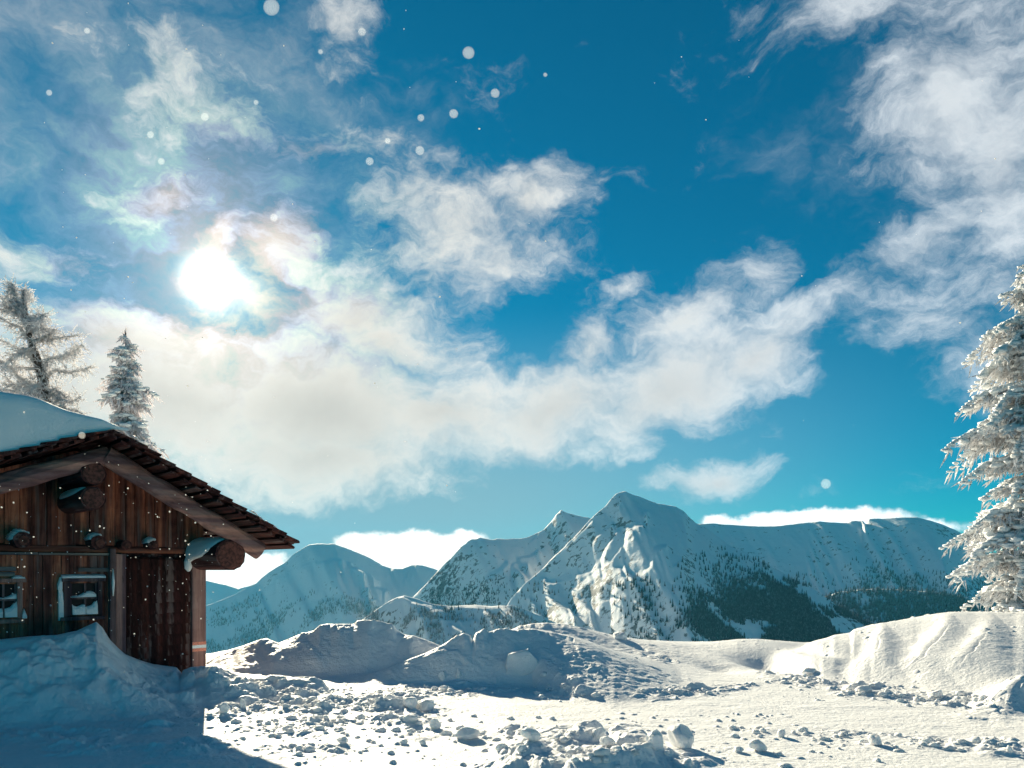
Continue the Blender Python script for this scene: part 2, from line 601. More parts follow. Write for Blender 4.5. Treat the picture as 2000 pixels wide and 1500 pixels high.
def rows_cols():
    cols = np.concatenate([np.linspace(-2200, -60, 120)[:-1], np.arange(-60, 2060, 1.75), np.linspace(2060, 4200, 120)])
    r = [np.arange(3.2, 7.2, 0.06), np.arange(7.2, 15.9, 0.0125), np.arange(15.9, 20, 0.04)]
    g = [20.0]
    while g[-1] < 900:
        g.append(g[-1] * 1.06)
    r.append(np.array(g))
    return cols, np.concatenate(r)


def px2z(y, Y):
    return EYE - (y - 1110) / F * Y


def berm(px, Y, crest, Yc, base, far, prof=1.25, sharp=0.0, ew=14.0):
    """one bank of snow: crest and foot lines by bearing, far = run of its back slope"""
    cy = ip(px, crest)
    yc = ip(px, Yc) + sharp * fbm(px / 60.0, px * 0 + 3.3, 5, 3)
    zc = px2z(cy, yc)
    cs = sum(ip(px + o_, crest) for o_ in (-60, -40, -20, 0, 20, 40, 60)) / 7.0
    zs = px2z(cs, yc)
    yb = (EYE * F) / (ip(px, base) - 1110)
    yb = np.minimum(yb, yc - 0.25)
    t = np.clip((Y - yb) / (yc - yb), 0, 1)
    zc = zs + (zc - zs) * t ** 2.5
    near = zc * (1 - (1 - t) ** prof) * np.clip(t * 3, 0, 1) ** 0.4
    fr = ip(px, far)
    back = zc * np.exp(-(np.clip(Y - yc, 0, None) / fr) ** 2)
    lo, hi = crest[0][0], crest[-1][0]
    h = np.where(Y < yc, near, back)
    edge = np.clip((px - lo) / ew + 1, 0, 1) * np.clip((hi - px) / ew + 1, 0, 1)
    edge = edge * edge * (3 - 2 * edge)
    return h * edge, t * (Y < yc) * edge


def soft_ell(px, py, cx, cy, rx, ry, rot=0.0):
    c, s = math.cos(R(rot)), math.sin(R(rot))
    dx, dy = px - cx, py - cy
    a, b = (dx * c + dy * s) / rx, (-dx * s + dy * c) / ry
    q = np.sqrt(a * a + b * b)
    return np.clip((1.15 - q) / 0.5, 0, 1)


def ground_height(px, Y):
    X = (px - 1000) / F * Y
    flatpy = 1110 + EYE * F / Y            # where level ground at this distance is seen
    h = 0.05 * fbm(X / 2.7, Y / 2.0, 3, 4)
    # soft wind-smoothed swells
    h = h + 0.05 * fbm(X / 1.2 + 9, Y / 0.7, 8, 3)
    face = np.zeros_like(Y)
    # drift against the hut wall
    A = berm(px, Y,
             [(-2200, 1250), (0, 1250), (60, 1243), (110, 1240), (150, 1232), (172, 1222), (188, 1215), (200, 1226), (215, 1250), (232, 1267), (245, 1279), (270, 1290), (300, 1299), (345, 1306), (353, 1316), (366, 1338), (385, 1362)],
             [(-2200, 5.2), (0, 10.4), (190, 11.2), (245, 11.55), (353, 12.2), (385, 12.2)],
             [(-2200, 1800), (0, 1450), (120, 1440), (250, 1430), (385, 1415)], [(-2200, 1.2), (353, 1.4)], 1.5)
    B = berm(px, Y,
             [(338, 1350), (349, 1326), (358, 1309), (372, 1304), (397, 1307), (410, 1304), (430, 1309), (445, 1316), (460, 1324), (480, 1334), (500, 1344), (520, 1360), (545, 1374), (575, 1382)],
             [(338, 12.0), (372, 11.9), (410, 11.7), (575, 11.4)],
             [(338, 1420), (375, 1412), (395, 1402), (450, 1394), (575, 1390)], [(352, .8), (575, .5)], 1.3, 0.05)
    B2 = berm(px, Y,
              [(470, 1345), (490, 1331), (510, 1324), (545, 1322), (560, 1326), (590, 1321), (615, 1323), (632, 1330), (641, 1345), (646, 1362)],
              [(470, 12.1), (646, 12.1)], [(470, 1378), (646, 1374)], [(470, .5), (646, .4)], 1.6, 0.1)
    Cc = berm(px, Y,
              [(330, 1320), (400, 1297), (430, 1281), (470, 1266), (505, 1252), (522, 1248), (530, 1252), (545, 1258), (560, 1251), (582, 1241), (600, 1236), (612, 1233), (625, 1222), (640, 1219), (690, 1219), (698, 1213), (712, 1211), (740, 1213), (768, 1221), (775, 1231), (790, 1240), (808, 1242), (830, 1250), (860, 1262), (900, 1290)],
              [(330, 15.4), (640, 15.0), (900, 14.6)],
              [(330, 1332), (500, 1330), (700, 1332), (900, 1330)], [(330, 2.5), (900, 1.6)], 1.15, 0.25)
    D = berm(px, Y,
             [(670, 1342), (700, 1326), (745, 1311), (790, 1292), (830, 1277), (860, 1263), (880, 1250), (905, 1237), (918, 1242), (923, 1253), (928, 1238), (945, 1229), (953, 1236), (975, 1229), (1010, 1232), (1040, 1229), (1075, 1236), (1110, 1243), (1150, 1256), (1200, 1276), (1260, 1298), (1330, 1322), (1400, 1340), (1420, 1350)],
             [(670, 13.2), (1100, 13.7), (1420, 13.2)],
             [(670, 1352), (850, 1348), (1040, 1352), (1120, 1385), (1200, 1400), (1300, 1398), (1420, 1385)],
             [(670, .7), (900, 1.4), (1010, 3.0), (1420, 3.0)], 1.3, 0.12)
    D2 = berm(px, Y,
              [(940, 1262), (985, 1236), (1010, 1226), (1035, 1219), (1060, 1217), (1100, 1219), (1150, 1230), (1200, 1243), (1250, 1252), (1300, 1256), (1340, 1258), (1380, 1260), (1460, 1275)],
              [(940, 17), (1460, 17.5)], [(940, 1300), (1460, 1330)], [(940, 2.2), (1460, 2.6)], 1.5, 0.0, 90.0)
    E1 = berm(px, Y,
              [(1300, 1278), (1370, 1260), (1400, 1254), (1440, 1250), (1480, 1250), (1530, 1254), (1570, 1257), (1620, 1258), (1700, 1268)],
              [(1300, 17.5), (1700, 17.5)], [(1300, 1325), (1700, 1325)], [(1300, 2), (1700, 2)], 1.6, 0.0, 90.0)
    E2 = berm(px, Y,
              [(1420, 1312), (1480, 1296), (1530, 1276), (1565, 1261), (1595, 1252), (1615, 1247), (1630, 1241), (1660, 1237), (1668, 1230), (1700, 1222), (1760, 1212), (1800, 1205), (1830, 1200), (1860, 1197), (2000, 1198), (4200, 1180)],
              [(1420, 15.6), (1800, 15.8), (2000, 15.2), (4200, 14)],
              [(1420, 1345), (1600, 1345), (1700, 1352), (1800, 1374), (1900, 1392), (2000, 1412), (4200, 1440)],
              [(1540, 1.6), (1750, 3.0), (1900, 6), (4200, 8)], 1.35, 0.1, 60.0)
    for hh, ff, kk in ((*A, .02), (*B, .02), (*B2, .02), (*Cc, .02), (*D, .02), (*D2, .12), (*E1, .12), (*E2, .16)):
        face = np.where(hh > h, ff, face)
        df = np.clip(1 - np.abs(hh - h) / kk, 0, 1)
        h = np.maximum(h, hh) + df * df * kk * 0.25
    # far ground sinks to the valley
    yf = ip(px, [(-2200, 34), (150, 34), (250, 34), (330, 17.2), (420, 17.2), (900, 19), (1750, 20), (1950, 26), (4200, 30)])
    drop = np.clip(Y - yf, 0, None)
    h = h - 0.42 * drop ** 1.05
    near = Y < 26
    # texture of the banks by where they are
    py = 1110 - (h - EYE) * F / Y
    m = near.astype(float)
    # wind flutes on the right bank
    wv = 10 * fbm(X * 1.5, h * 3, 121, 3)
    for (x0, y0, x1, y1, wd, am) in ((1735, 1222, 1650, 1315, 16, 0.14), (1865, 1204, 1760, 1310, 22, 0.12), (1950, 1206, 1850, 1320, 30, 0.12), (1812, 1236, 1730, 1322, 7, 0.03)):
        ex, ey = x1 - x0, y1 - y0
        L2 = ex * ex + ey * ey
        t = np.clip(((px - x0) * ex + (py - y0) * ey) / L2, 0, 1)
        side = (px - (x0 + t * ex + 14 * np.sin(t * 3.1) + wv))
        dist = np.hypot(side, (py - (y0 + t * ey)))
        q = np.where(side < 0, np.exp(-(dist / (wd * 0.8)) ** 2), np.exp(-(dist / (wd * 2.8)) ** 2))
        h = h + am * m * q * np.clip(np.sin(np.clip(t, 0.0, 1) * math.pi), 0, 1) ** 1.1
    # shaded hollows on the right-hand swell
    for hx, hy, ha, hb, hr, hd in ((1510, 1290, 85, 15, 10, 0.30), (1400, 1300, 40, 9, 10, 0.12), (1590, 1268, 50, 8, 6, 0.12), (1665, 1290, 44, 26, -40, 0.10)):
        c_, s_ = math.cos(R(hr)), math.sin(R(hr))
        dx_, dy_ = px - hx + wv, py - hy
        q_ = ((dx_ * c_ + dy_ * s_) / ha) ** 2 + ((-dx_ * s_ + dy_ * c_) / hb) ** 2
        h = h - hd * np.exp(-q_) * m
    # plough face roughness
    rough = np.clip(face * 2.5, 0, 1) * np.clip((1.0 - face) * 5, 0, 1)
    left = np.clip((1450 - px) / 150, 0, 1)
    warpx, warpy = X + 0.12 * fbm(X * 3, Y * 3, 71, 3), Y + 0.12 * fbm(X * 3 + 40, Y * 3, 72, 3)
    diag = fbm((X * 0.5 + h * 1.2) * 2.2, (X * 1.4 - h * 0.7) * 1.0 + Y, 44, 4)
    h = h + rough * left * np.where(px < 380, 1.0, 0.6) * (np.where(px < 380, 0.0, 0.10) * diag + np.where(px < 380, 0.20, 0.0) * fbm(warpx * 1.9, warpy * 1.9, 47, 5) + 0.16 * (lumps(warpx, warpy * 1.0 + h, 0.35, 51, 0.5, .2, .6) - 0.02) + 0.02 * fbm(X * 9, Y * 9 + h * 9, 45, 4))
    # crumbs along the broken crests
    crest_m = np.clip((face - 0.86) * 9, 0, 1) * left * (px > 380)
    h = h + crest_m * (0.05 * fbm(X * 7, X * 0 + 2, 61, 4) * (px < 1120) + 0.4 * lumps(warpx, warpy, 0.16, 62, 0.4, .2, .5))
    # rubble
    rub = np.zeros_like(h)
    for (cx, cy, rx, ry, rot, w) in (
            (560, 1400, 190, 42, -2, 1.0), (700, 1385, 170, 40, 0, 1.0), (540, 1350, 110, 28, 6, 1.0), (430, 1325, 60, 18, 15, .9),
            (880, 1350, 200, 16, -2, .8), (1070, 1350, 90, 14, 0, .9), (1020, 1330, 90, 20, 0, .6), (820, 1432, 120, 14, 3, .7),
            (1120, 1300, 60, 40, -30, .6), (1330, 1352, 120, 12, -2, .75), (1420, 1344, 60, 9, -6, .8), (1290, 1285, 60, 10, 18, .5),
            (1560, 1330, 90, 13, 12, .9), (1700, 1350, 130, 18, 6, 1.0), (1850, 1365, 130, 17, 4, .9), (1930, 1395, 60, 30, 0, .5),
            (1050, 1440, 180, 18, 4, .8), (1200, 1425, 130, 12, 0, .6), (1640, 1438, 110, 14, 6, 1.0), (1820, 1452, 150, 14, 5, .8), (1960, 1462, 80, 20, 4, .8),
            (1480, 1424, 90, 8, 0, .5), (1170, 1478, 150, 34, -3, 1.0), (1080, 1500, 130, 22, 0, 1.0), (1330, 1490, 70, 26, 0, .6),
            (650, 1462, 170, 9, 0, .7), (520, 1480, 160, 14, 0, .5), (1000, 1395, 40, 6, 0, .25), (1700, 1500, 110, 8, 0, .3),
            (200, 1440, 260, 60, 3, .8), (100, 1330, 200, 60, 0, .6), (980, 1500, 60, 8, 0, .5)):
        rub = np.maximum(rub, w * soft_ell(px, 1110 - (h - EYE) * F / Y, cx, cy, rx, ry, rot))
    rub = rub * near * np.clip(0.55 + 1.3 * fbm(X * 1.3, Y * 1.3, 81, 3), 0.1, 1.2)
    cl = lumps(warpx, warpy, 0.42, 91, 0.28, .18, .5, .75)
    cl = np.maximum(cl, lumps(warpx + 5, warpy, 0.20, 92, 0.42, .2, .55, .8))
    cl = np.maximum(cl, lumps(X + 9, Y, 0.09, 93, 0.6, .2, .55, .85))
    h = h + rub * 0.10 * (ridged(warpx * 2.6, warpy * 2.6, 96, 4) - 0.45) * np.where(px < 1000, 1.7, 1.1)
    h = h + rub * (cl * (0.65 + 0.5 * fbm(X * 2, Y * 2, 95, 2)) + 0.06 * fbm(X * 4, Y * 4, 94, 5))
    # sparse small crumbs everywhere, fine wind ripple
    few = near * np.clip(fbm(X * 0.6, Y * 0.9, 101, 2) * 2.2 - 0.1, 0, 1)
    h = h + few * lumps(X, Y, 0.13, 103, 0.22, .12, .38, .8) * (px > 380)
    h = h + near * 0.008 * fbm(X * 3, Y * 5, 105, 5)
    # bay of large clods bottom centre
    bb = soft_ell(px, flatpy, 1150, 1500, 190, 62, 0)
    h = h + bb * (0.14 * bb + lumps(warpx, warpy, 0.5, 111, 0.8, .3, .6, .75) * 0.8 + 0.03 * fbm(X * 8, Y * 8, 112, 4))
    # mound at the right edge
    mm = np.exp(-(((px - 1985) / 55) ** 2 + ((Y - 10.7) / 0.42) ** 2))
    h = h + 0.30 * mm + mm * lumps(warpx, warpy, 0.3, 113, .7, .3, .6, .5)
    return h


def build_ground():
    cols, rows = rows_cols()
    PX, YY = np.meshgrid(cols, rows)
    Z = np.empty_like(PX)
    step = 200
    for i in range(0, len(rows), step):
        Z[i:i + step] = ground_height(PX[i:i + step], YY[i:i + step])
    XX = (PX - 1000) / F * YY
    V = np.stack([XX, YY, Z], -1).reshape(-1, 3)
    nr, nc = PX.shape
    idx = np.arange(nr * nc).reshape(nr, nc)
    Q = np.stack([idx[:-1, :-1], idx[:-1, 1:], idx[1:, 1:], idx[1:, :-1]], -1).reshape(-1, 4)
    o = mesh_np("snow_ground", V, Q, MAT_SNOW)
    tag(o, kind='structure')
    return cols, rows, Z


G_COLS, G_ROWS, G_Z = build_ground()


def ground_at(x, y):
    px = 1000 + F * x / y
    i = int(np.clip(np.searchsorted(G_ROWS, y), 0, len(G_ROWS) - 1))
    j = int(np.clip(np.searchsorted(G_COLS, px), 0, len(G_COLS) - 1))
    return float(G_Z[i, j])


# ------------------------------------------------------------------ mountains
def seg_mask(px, py, strokes):
    """1 inside the strokes (polyline, width in photo pixels), soft to 0 outside"""
    m = np.zeros_like(px)
    for pts, w in strokes:
        for (x0, y0), (x1, y1) in zip(pts[:-1], pts[1:]):
            ex, ey = x1 - x0, y1 - y0
            L2 = ex * ex + ey * ey + 1e-6
            t = np.clip(((px - x0) * ex + (py - y0) * ey) / L2, 0, 1)
            d = np.hypot(px - x0 - t * ex, py - y0 - t * ey)
            m = np.maximum(m, np.clip((w * 1.3 - d) / (w * 0.8), 0, 1))
    return m


MOUNT = {}


def mountain(name, sil, Yc, depth, dY, strokes, mat, margin=0.15, wig=0.08, jag=1.0, seed=1, step=2.0, lit=-0.13, back=700, smin=0.36):
    px = np.arange(sil[0][0], sil[-1][0] + 0.1, step)
    cy = ip(px, sil) - jag * fbm(px / 14.0, px * 0 + seed, seed, 4) * 2.2
    yc = ip(px, Yc) + 60 * fbm(px / 90.0, px * 0, seed + 3, 3)
    Y = yc.copy()
    Z = EYE + (1110 - cy) / F * Y
    u = (px - 1000) / F
    rows = [(u * Y, Y.copy(), Z.copy())]
    Zref = Z.copy()
    n = int(depth / dY)
    prev = np.full_like(px, 0.5)
    for k in range(n):
        py = 1110 - (Z - EYE) * F / Y
        X = u * Y
        m = seg_mask(px + 4 * fbm(X / 50, Y / 50, seed + 61, 3), py + 4 * fbm(X / 50, Y / 50, seed + 62, 3), strokes)
        Xu = np.gradient(X)
        a = (np.gradient(Z) - prev * np.gradient(Y)) / Xu
        ker = np.array([1, 2, 3, 2, 1]) / 9.0
        a = np.convolve(np.pad(a, 2, mode='edge'), ker, mode='valid')
        a = np.clip(a, -0.9, 0.9)
        mg = margin + wig * fbm(X / 160, Y / 110, seed + 7, 4) + 0.25 * wig * fbm(X / 30, Y / 30, seed + 8, 3)
        mg = np.maximum(mg, 0.05) * (1 - m) + (lit + 0.05 * fbm(X / 60, Y / 60, seed + 9, 3)) * m
        s = (0.3256 + 0.3465 * a + mg) / 0.8797
        s = np.clip(s, np.where(m > 0.3, 0.02, smin), 1.5)
        s = s + np.clip((Z - Zref) / 90.0, 0, 0.35) * 0.35 * (1 - m)
        Zref = Zref - 0.46 * dY
        prev = s
        Z = Z - s * dY
        # relax sideways so that no cliffs build up
        Z = np.convolve(np.pad(Z, 1, mode='edge'), np.array([0.12, 0.76, 0.12]), mode='valid')
        Y = Y - dY
        rows.append((u * Y, Y.copy(), Z.copy()))
    rows = rows[::-1]
    Y, Z = yc.copy(), EYE + (1110 - cy) / F * yc
    for k in range(10):
        Y = Y + back / 10
        Z = Z - 0.62 * back / 10
        rows.append((u * Y, Y.copy(), Z.copy()))
    XX = np.array([r[0] for r in rows])
    YY = np.array([r[1] for r in rows])
    ZZ = np.array([r[2] for r in rows])
    nr, nc = XX.shape
    fade = np.clip(np.abs(np.arange(nr) - n) / 12.0, 0, 1)[:, None]
    ZZ = ZZ + fade * (3.0 * fbm(XX / 60, YY / 60, seed + 20, 4) - 2.6 * ridged(XX / 38 + 0.4 * fbm(XX / 80, YY / 80, seed + 5, 2), YY / 190, seed + 21, 3) ** 2)
    idx = np.arange(nr * nc).reshape(nr, nc)
    Q = np.stack([idx[:-1, :-1], idx[:-1, 1:], idx[1:, 1:], idx[1:, :-1]], -1).reshape(-1, 4)
    o = mesh_np(name, np.stack([XX, YY, ZZ], -1).reshape(-1, 3), Q, mat)
    tag(o, kind='structure')
    MOUNT[name] = (XX[:n], YY[:n], ZZ[:n])
    return o


MAT_MAIN = mountain_mat("mountain_snow", 0.92, 0.06)
MAT_RIGHT = mountain_mat("mountain_snow_rocky", 0.95, 0.06)
MAT_FAR = mountain_mat("far_mountain_snow", 0.6, -0.02)

main_strokes = [
    ([(1263, 999), (1258, 1015), (1245, 1026), (1218, 1030), (1204, 1038), (1195, 1052), (1187, 1068), (1181, 1085)], 4.0),
    ([(1240, 1026), (1226, 1038), (1222, 1050)], 6.0), ([(1236, 1051), (1222, 1060), (1211, 1069), (1197, 1092)], 3.2),
    ([(1299, 1065), (1284, 1071), (1274, 1082), (1270, 1096), (1265, 1110), (1245, 1120)], 4.5),
    ([(1046, 1141), (1070, 1138), (1091, 1132), (1112, 1120), (1127, 1111)], 6.0), ([(1091, 1133), (1120, 1124), (1145, 1117), (1168, 1102)], 6.0),
    ([(1140, 1135), (1165, 1122), (1181, 1110), (1193, 1100)], 7.0), ([(1170, 1135), (1195, 1115), (1218, 1110)], 8.0), ([(1200, 1150), (1220, 1125), (1245, 1120)], 6.0),
    ([(1210, 1112), (1225, 1098), (1254, 1091)], 3.2), ([(1165, 1143), (1180, 1130)], 9.0),
    ([(1140, 1137), (1122, 1151), (1126, 1168), (1143, 1180)], 6.5), ([(1091, 1183), (1112, 1192), (1140, 1188)], 12.0),
    ([(1113, 1208), (1130, 1197), (1159, 1187), (1170, 1183)], 5.0), ([(1175, 1175), (1200, 1170), (1215, 1166)], 4.0),
    ([(1012, 1216), (1045, 1203), (1080, 1208), (1105, 1216)], 14.0), ([(1012, 1150), (1010, 1135), (1024, 1118), (1045, 1116)], 6.0),
    ([(1060, 1130), (1070, 1165), (1085, 1180)], 8.0), ([(1030, 1165), (1045, 1180), (1015, 1190)], 5.0), ([(1055, 1105), (1065, 1098)], 6.0),
    ([(1159, 1014), (1143, 1032), (1127, 1049), (1100, 1072), (1075, 1094)], 1.8), ([(1193, 1018), (1175, 1038), (1159, 1058)], 3.0),
    ([(1211, 985), (1204, 1000)], 2.0), ([(1133, 1100), (1140, 1086)], 2.0),
]
left_strokes = [
    ([(1014, 1087), (1035, 1085), (1045, 1078), (1052, 1072)], 3.2), ([(1035, 1060), (1055, 1040)], 1.5),
    ([(945, 1132), (960, 1120), (978, 1110), (990, 1098)], 4.5), ([(812, 1163), (832, 1145), (850, 1130), (866, 1112)], 2.6),
    ([(1000, 1105), (1012, 1098), (1030, 1100)], 3.5),
    ([(1005, 1110), (1020, 1125), (1025, 1145), (1010, 1165)], 7.0),
]
spur_strokes = [
    ([(728, 1198), (745, 1186), (765, 1173), (787, 1164)], 2.4), ([(787, 1165), (812, 1178), (844, 1186)], 2.0),
    ([(822, 1200), (850, 1192), (880, 1187), (905, 1182), (930, 1183), (985, 1184)], 4.2),
    ([(860, 1208), (900, 1212), (930, 1205)], 3.0), ([(880, 1222), (905, 1232)], 4.0), ([(950, 1195), (975, 1206), (990, 1215)], 7.0),
    ([(985, 1190), (1010, 1200), (1040, 1215)], 9.0),
]
farleft_strokes = [
    ([(582, 1187), (596, 1180), (610, 1175), (630, 1172), (657, 1171), (665, 1184)], 2.8), ([(704, 1164), (716, 1152), (728, 1146), (745, 1150), (758, 1155)], 2.8),
    ([(682, 1107), (700, 1112), (722, 1122), (740, 1133)], 2.2), ([(540, 1130), (552, 1122)], 2.0), ([(735, 1168), (720, 1178)], 2),
    ([(400, 1207), (430, 1196), (470, 1180), (499, 1164), (530, 1141), (560, 1118), (596, 1100), (630, 1096), (661, 1093), (690, 1100)], 1.8),
    ([(790, 1130), (800, 1112), (815, 1104)], 1.6), ([(765, 1112), (780, 1108)], 2.0),
]
mountain("far_mountain", [(150, 1180), (300, 1140), (395, 1132), (440, 1141), (465, 1150), (500, 1140), (540, 1150), (620, 1190)], [(150, 7600), (620, 7600)], 1600, 20, [([(440, 1177), (455, 1170)], 2)], MAT_FAR, jag=0.4, seed=11)
mountain("left_mountain", [(250, 1235), (330, 1212), (400, 1184), (450, 1165), (500, 1140), (520, 1122), (540, 1108), (560, 1096), (575, 1081), (592, 1071), (604, 1063), (625, 1062), (652, 1062), (675, 1070), (700, 1080), (725, 1090), (745, 1103), (765, 1110), (785, 1110), (805, 1103), (825, 1104), (848, 1111), (880, 1125), (960, 1150), (1010, 1190)],
         [(250, 4700), (620, 5000), (1010, 5200)], 2300, 13, farleft_strokes, MAT_FAR, jag=0.7, seed=21, margin=0.12)
mountain("mountain_ridge", [(690, 1240), (740, 1212), (790, 1185), (812, 1160), (835, 1137), (860, 1110), (880, 1090), (900, 1068), (918, 1055), (935, 1051), (965, 1054), (1000, 1052), (1030, 1051), (1048, 1040), (1062, 1034), (1075, 1020), (1086, 1005), (1096, 997), (1104, 1001), (1120, 1006), (1150, 1012), (1180, 1022), (1230, 1050), (1300, 1100)],
         [(690, 3300), (1100, 3500), (1300, 3500)], 1500, 7, left_strokes, MAT_MAIN, seed=31)
mountain("snowy_peak", [(960, 1230), (985, 1190), (1005, 1160), (1030, 1135), (1052, 1117), (1070, 1099), (1090, 1080), (1112, 1058), (1130, 1040), (1148, 1018), (1165, 1004), (1180, 990), (1192, 976), (1203, 965), (1212, 960), (1222, 959), (1234, 965), (1250, 971), (1275, 981), (1300, 986), (1320, 989), (1335, 998), (1348, 1012), (1360, 1022), (1375, 1028), (1392, 1041), (1420, 1062), (1450, 1078), (1480, 1095), (1520, 1113), (1560, 1136), (1600, 1158), (1640, 1185), (1680, 1212), (1720, 1236), (1760, 1262)],
         [(960, 2700), (1060, 2850), (1215, 3000), (1400, 2950), (1760, 2600)], 1350, 5.5, main_strokes, MAT_MAIN, seed=41, step=1.6)
mountain("spur_hill", [(600, 1262), (640, 1250), (690, 1222), (728, 1196), (755, 1177), (775, 1167), (790, 1163), (810, 1168), (845, 1180), (880, 1184), (930, 1181), (960, 1184), (1000, 1182), (1040, 1196), (1090, 1218), (1140, 1245), (1200, 1270)],
         [(600, 1900), (1200, 1950)], 620, 4, spur_strokes, MAT_MAIN, seed=51, jag=0.5, back=300)
mountain("right_mountain", [(1240, 1060), (1300, 1036), (1360, 1024), (1390, 1022), (1430, 1025), (1480, 1028), (1520, 1027), (1560, 1022), (1600, 1018), (1640, 1021), (1655, 1021), (1662, 1017), (1685, 1017), (1691, 1024), (1697, 1013), (1730, 1012), (1765, 1010), (1790, 1010), (1815, 1016), (1840, 1024), (1865, 1035), (1890, 1048), (1920, 1070), (1960, 1098), (2000, 1115), (2100, 1140), (2300, 1190)],
         [(1240, 4300), (1700, 4300), (2300, 4000)], 2100, 10, [([(1682, 1018), (1690, 1030), (1688, 1040)], 2.2)], MAT_RIGHT, margin=0.12, wig=0.14, jag=0.35, seed=61)
mountain("forested_hill", [(1480, 1235), (1540, 1192), (1590, 1172), (1640, 1156), (1700, 1150), (1760, 1152), (1820, 1156), (1880, 1166), (1950, 1176), (2050, 1180), (2200, 1200), (2300, 1220)],
         [(1480, 3200), (2300, 3200)], 900, 7, [], MAT_RIGHT, margin=0.12, jag=0.6, seed=71)
# valley floor far below everything
v = [(-9000, 500, -1000), (9000, 500, -1000), (9000, 9000, -1000), (-9000, 9000, -1000)]
tag(mesh_np("valley", v, [(0, 1, 2, 3)], MAT_FAR), kind='structure')


def conifer_arrays(n_tier, sides, hgt, rad, seed):
    r_ = np.random.default_rng(seed)
    V, Fc = [], []
    V.append([(0.03 * rad * math.cos(a), 0.03 * rad * math.sin(a), 0) for a in np.linspace(0, 2 * math.pi, sides, endpoint=False)] + [(0, 0, hgt * .5)])
    Fc += [(i, (i + 1) % sides, sides) for i in range(sides)]
    base = sides + 1
    for k in range(n_tier):
        z0 = hgt * (0.06 + 0.80 * k / n_tier)
        z1 = min(hgt, z0 + hgt * (1.25 / n_tier) + 0.02 * hgt)
        rr = rad * (1 - k / (n_tier + 0.25)) * r_.uniform(0.85, 1.1)
        ring = [(rr * r_.uniform(0.65, 1.2) * math.cos(a), rr * r_.uniform(0.65, 1.2) * math.sin(a), z0 - r_.uniform(0, .04) * hgt) for a in np.linspace(0, 2 * math.pi, sides, endpoint=False) + r_.uniform(0, 1)]
        V.append(ring + [(0, 0, z1)])
        Fc += [(base + i, base + (i + 1) % sides, base + sides) for i in range(sides)]
        base += sides + 1
    return np.array([p for q in V for p in q]), np.array(Fc)


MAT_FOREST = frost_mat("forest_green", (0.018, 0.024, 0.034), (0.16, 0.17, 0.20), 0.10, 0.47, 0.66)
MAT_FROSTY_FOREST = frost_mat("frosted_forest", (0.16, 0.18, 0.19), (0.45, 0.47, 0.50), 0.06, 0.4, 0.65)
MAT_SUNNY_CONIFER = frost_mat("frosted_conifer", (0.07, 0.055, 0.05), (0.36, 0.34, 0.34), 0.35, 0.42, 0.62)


def forest(name, mname, count, density, hrange, mat, label, seed):
    """trees scattered over a mountainside with the given density(px, py)"""
    XX, YY, ZZ = MOUNT[mname]
    r_ = np.random.default_rng(seed)
    px = 1000 + F * XX / YY
    py = 1110 - (ZZ - EYE) * F / YY
    d = np.clip(density(px, py, XX, YY), 0, None)
    d[(py > 1275)] = 0
    w = (d * YY).ravel()
    w = w / w.sum()
    pick = r_.choice(w.size, count, p=w)
    protos = [conifer_arrays(3, 6, 1.0, 0.20, s) for s in range(6)]
    VS, FS, off = [], [], 0
    x, y, z = XX.ravel()[pick], YY.ravel()[pick], ZZ.ravel()[pick]
    x = x + r_.uniform(-4, 4, count)
    hh = r_.uniform(*hrange, count) * r_.uniform(0.6, 1.0, count)
    rot = r_.uniform(0, 6.28, count)
    for i in range(count):
        pv, pf = protos[i % 6]
        c, s = math.cos(rot[i]), math.sin(rot[i])
        q = pv * hh[i]
        VS.append(np.stack([q[:, 0] * c - q[:, 1] * s + x[i], q[:, 0] * s + q[:, 1] * c + y[i], q[:, 2] + z[i] - 1.5], -1))
        FS.append(pf + off)
        off += len(pv)
    o = mesh_np(name, np.concatenate(VS), np.concatenate(FS), mat, smooth_=False)
    tag(o, label, 'forest', kind='stuff')
    return o


def ramp(v, a, b):
    return np.clip((v - a) / (b - a), 0, 1)


def dens_main(px, py, X, Y):
    line = 1100 + (px - 1350) * 0.10
    d = 1.3 * ramp(px, 1300, 1500) ** 1.3 * ramp(py, line - 40, line + 40)
    d = d * (0.45 + 0.75 * ramp(py, 1130, 1190)) + 1.3 * ramp(py, 1185, 1225) * ramp(px, 1340, 1470)
    d = d + 0.10 * ramp(px, 1190, 1260) * ramp(py, 1120, 1180)
    d = d + 0.6 * soft_ell(px, py, 1450, 1215, 120, 50) + 0.8 * soft_ell(px, py, 1560, 1190, 140, 70)
    cl = np.clip(0.5 + 0.5 * ramp(py, 1150, 1200) * ramp(px, 1350, 1500) + 2.0 * fbm(X / 90, Y / 90, 401, 4), 0.0, 1)
    wedge = soft_ell(px, py, 1660, 1228, 40, 20, 20)
    return d * cl * (1 - np.clip(wedge * 2, 0, 1))


def dens_right(px, py, X, Y):
    return soft_ell(px, py, 1760, 1140, 190, 34, 8) * np.clip(0.3 + 2 * fbm(X / 120, Y / 120, 402, 3), 0, 1) + 0.15 * ramp(py, 1110, 1150)


def dens_hill(px, py, X, Y):
    return np.clip(0.75 + 1.0 * fbm(X / 120, Y / 120, 403, 3), 0.15, 1) * (1 - np.clip(2 * soft_ell(px, py, 1665, 1226, 42, 20, 25), 0, 1))


def dens_left(px, py, X, Y):
    return ramp(py, 1150 + np.abs(px - 600) * 0.10, 1200) * np.clip(0.35 + 2.0 * fbm(X / 200, Y / 120, 404, 4), 0, 1)


def dens_ridge(px, py, X, Y):
    return ramp(py, 1120, 1160) * ramp(px, 1030, 960) * np.clip(0.35 + 2.4 * fbm(X / 100, Y / 100, 405, 4), 0, 1)


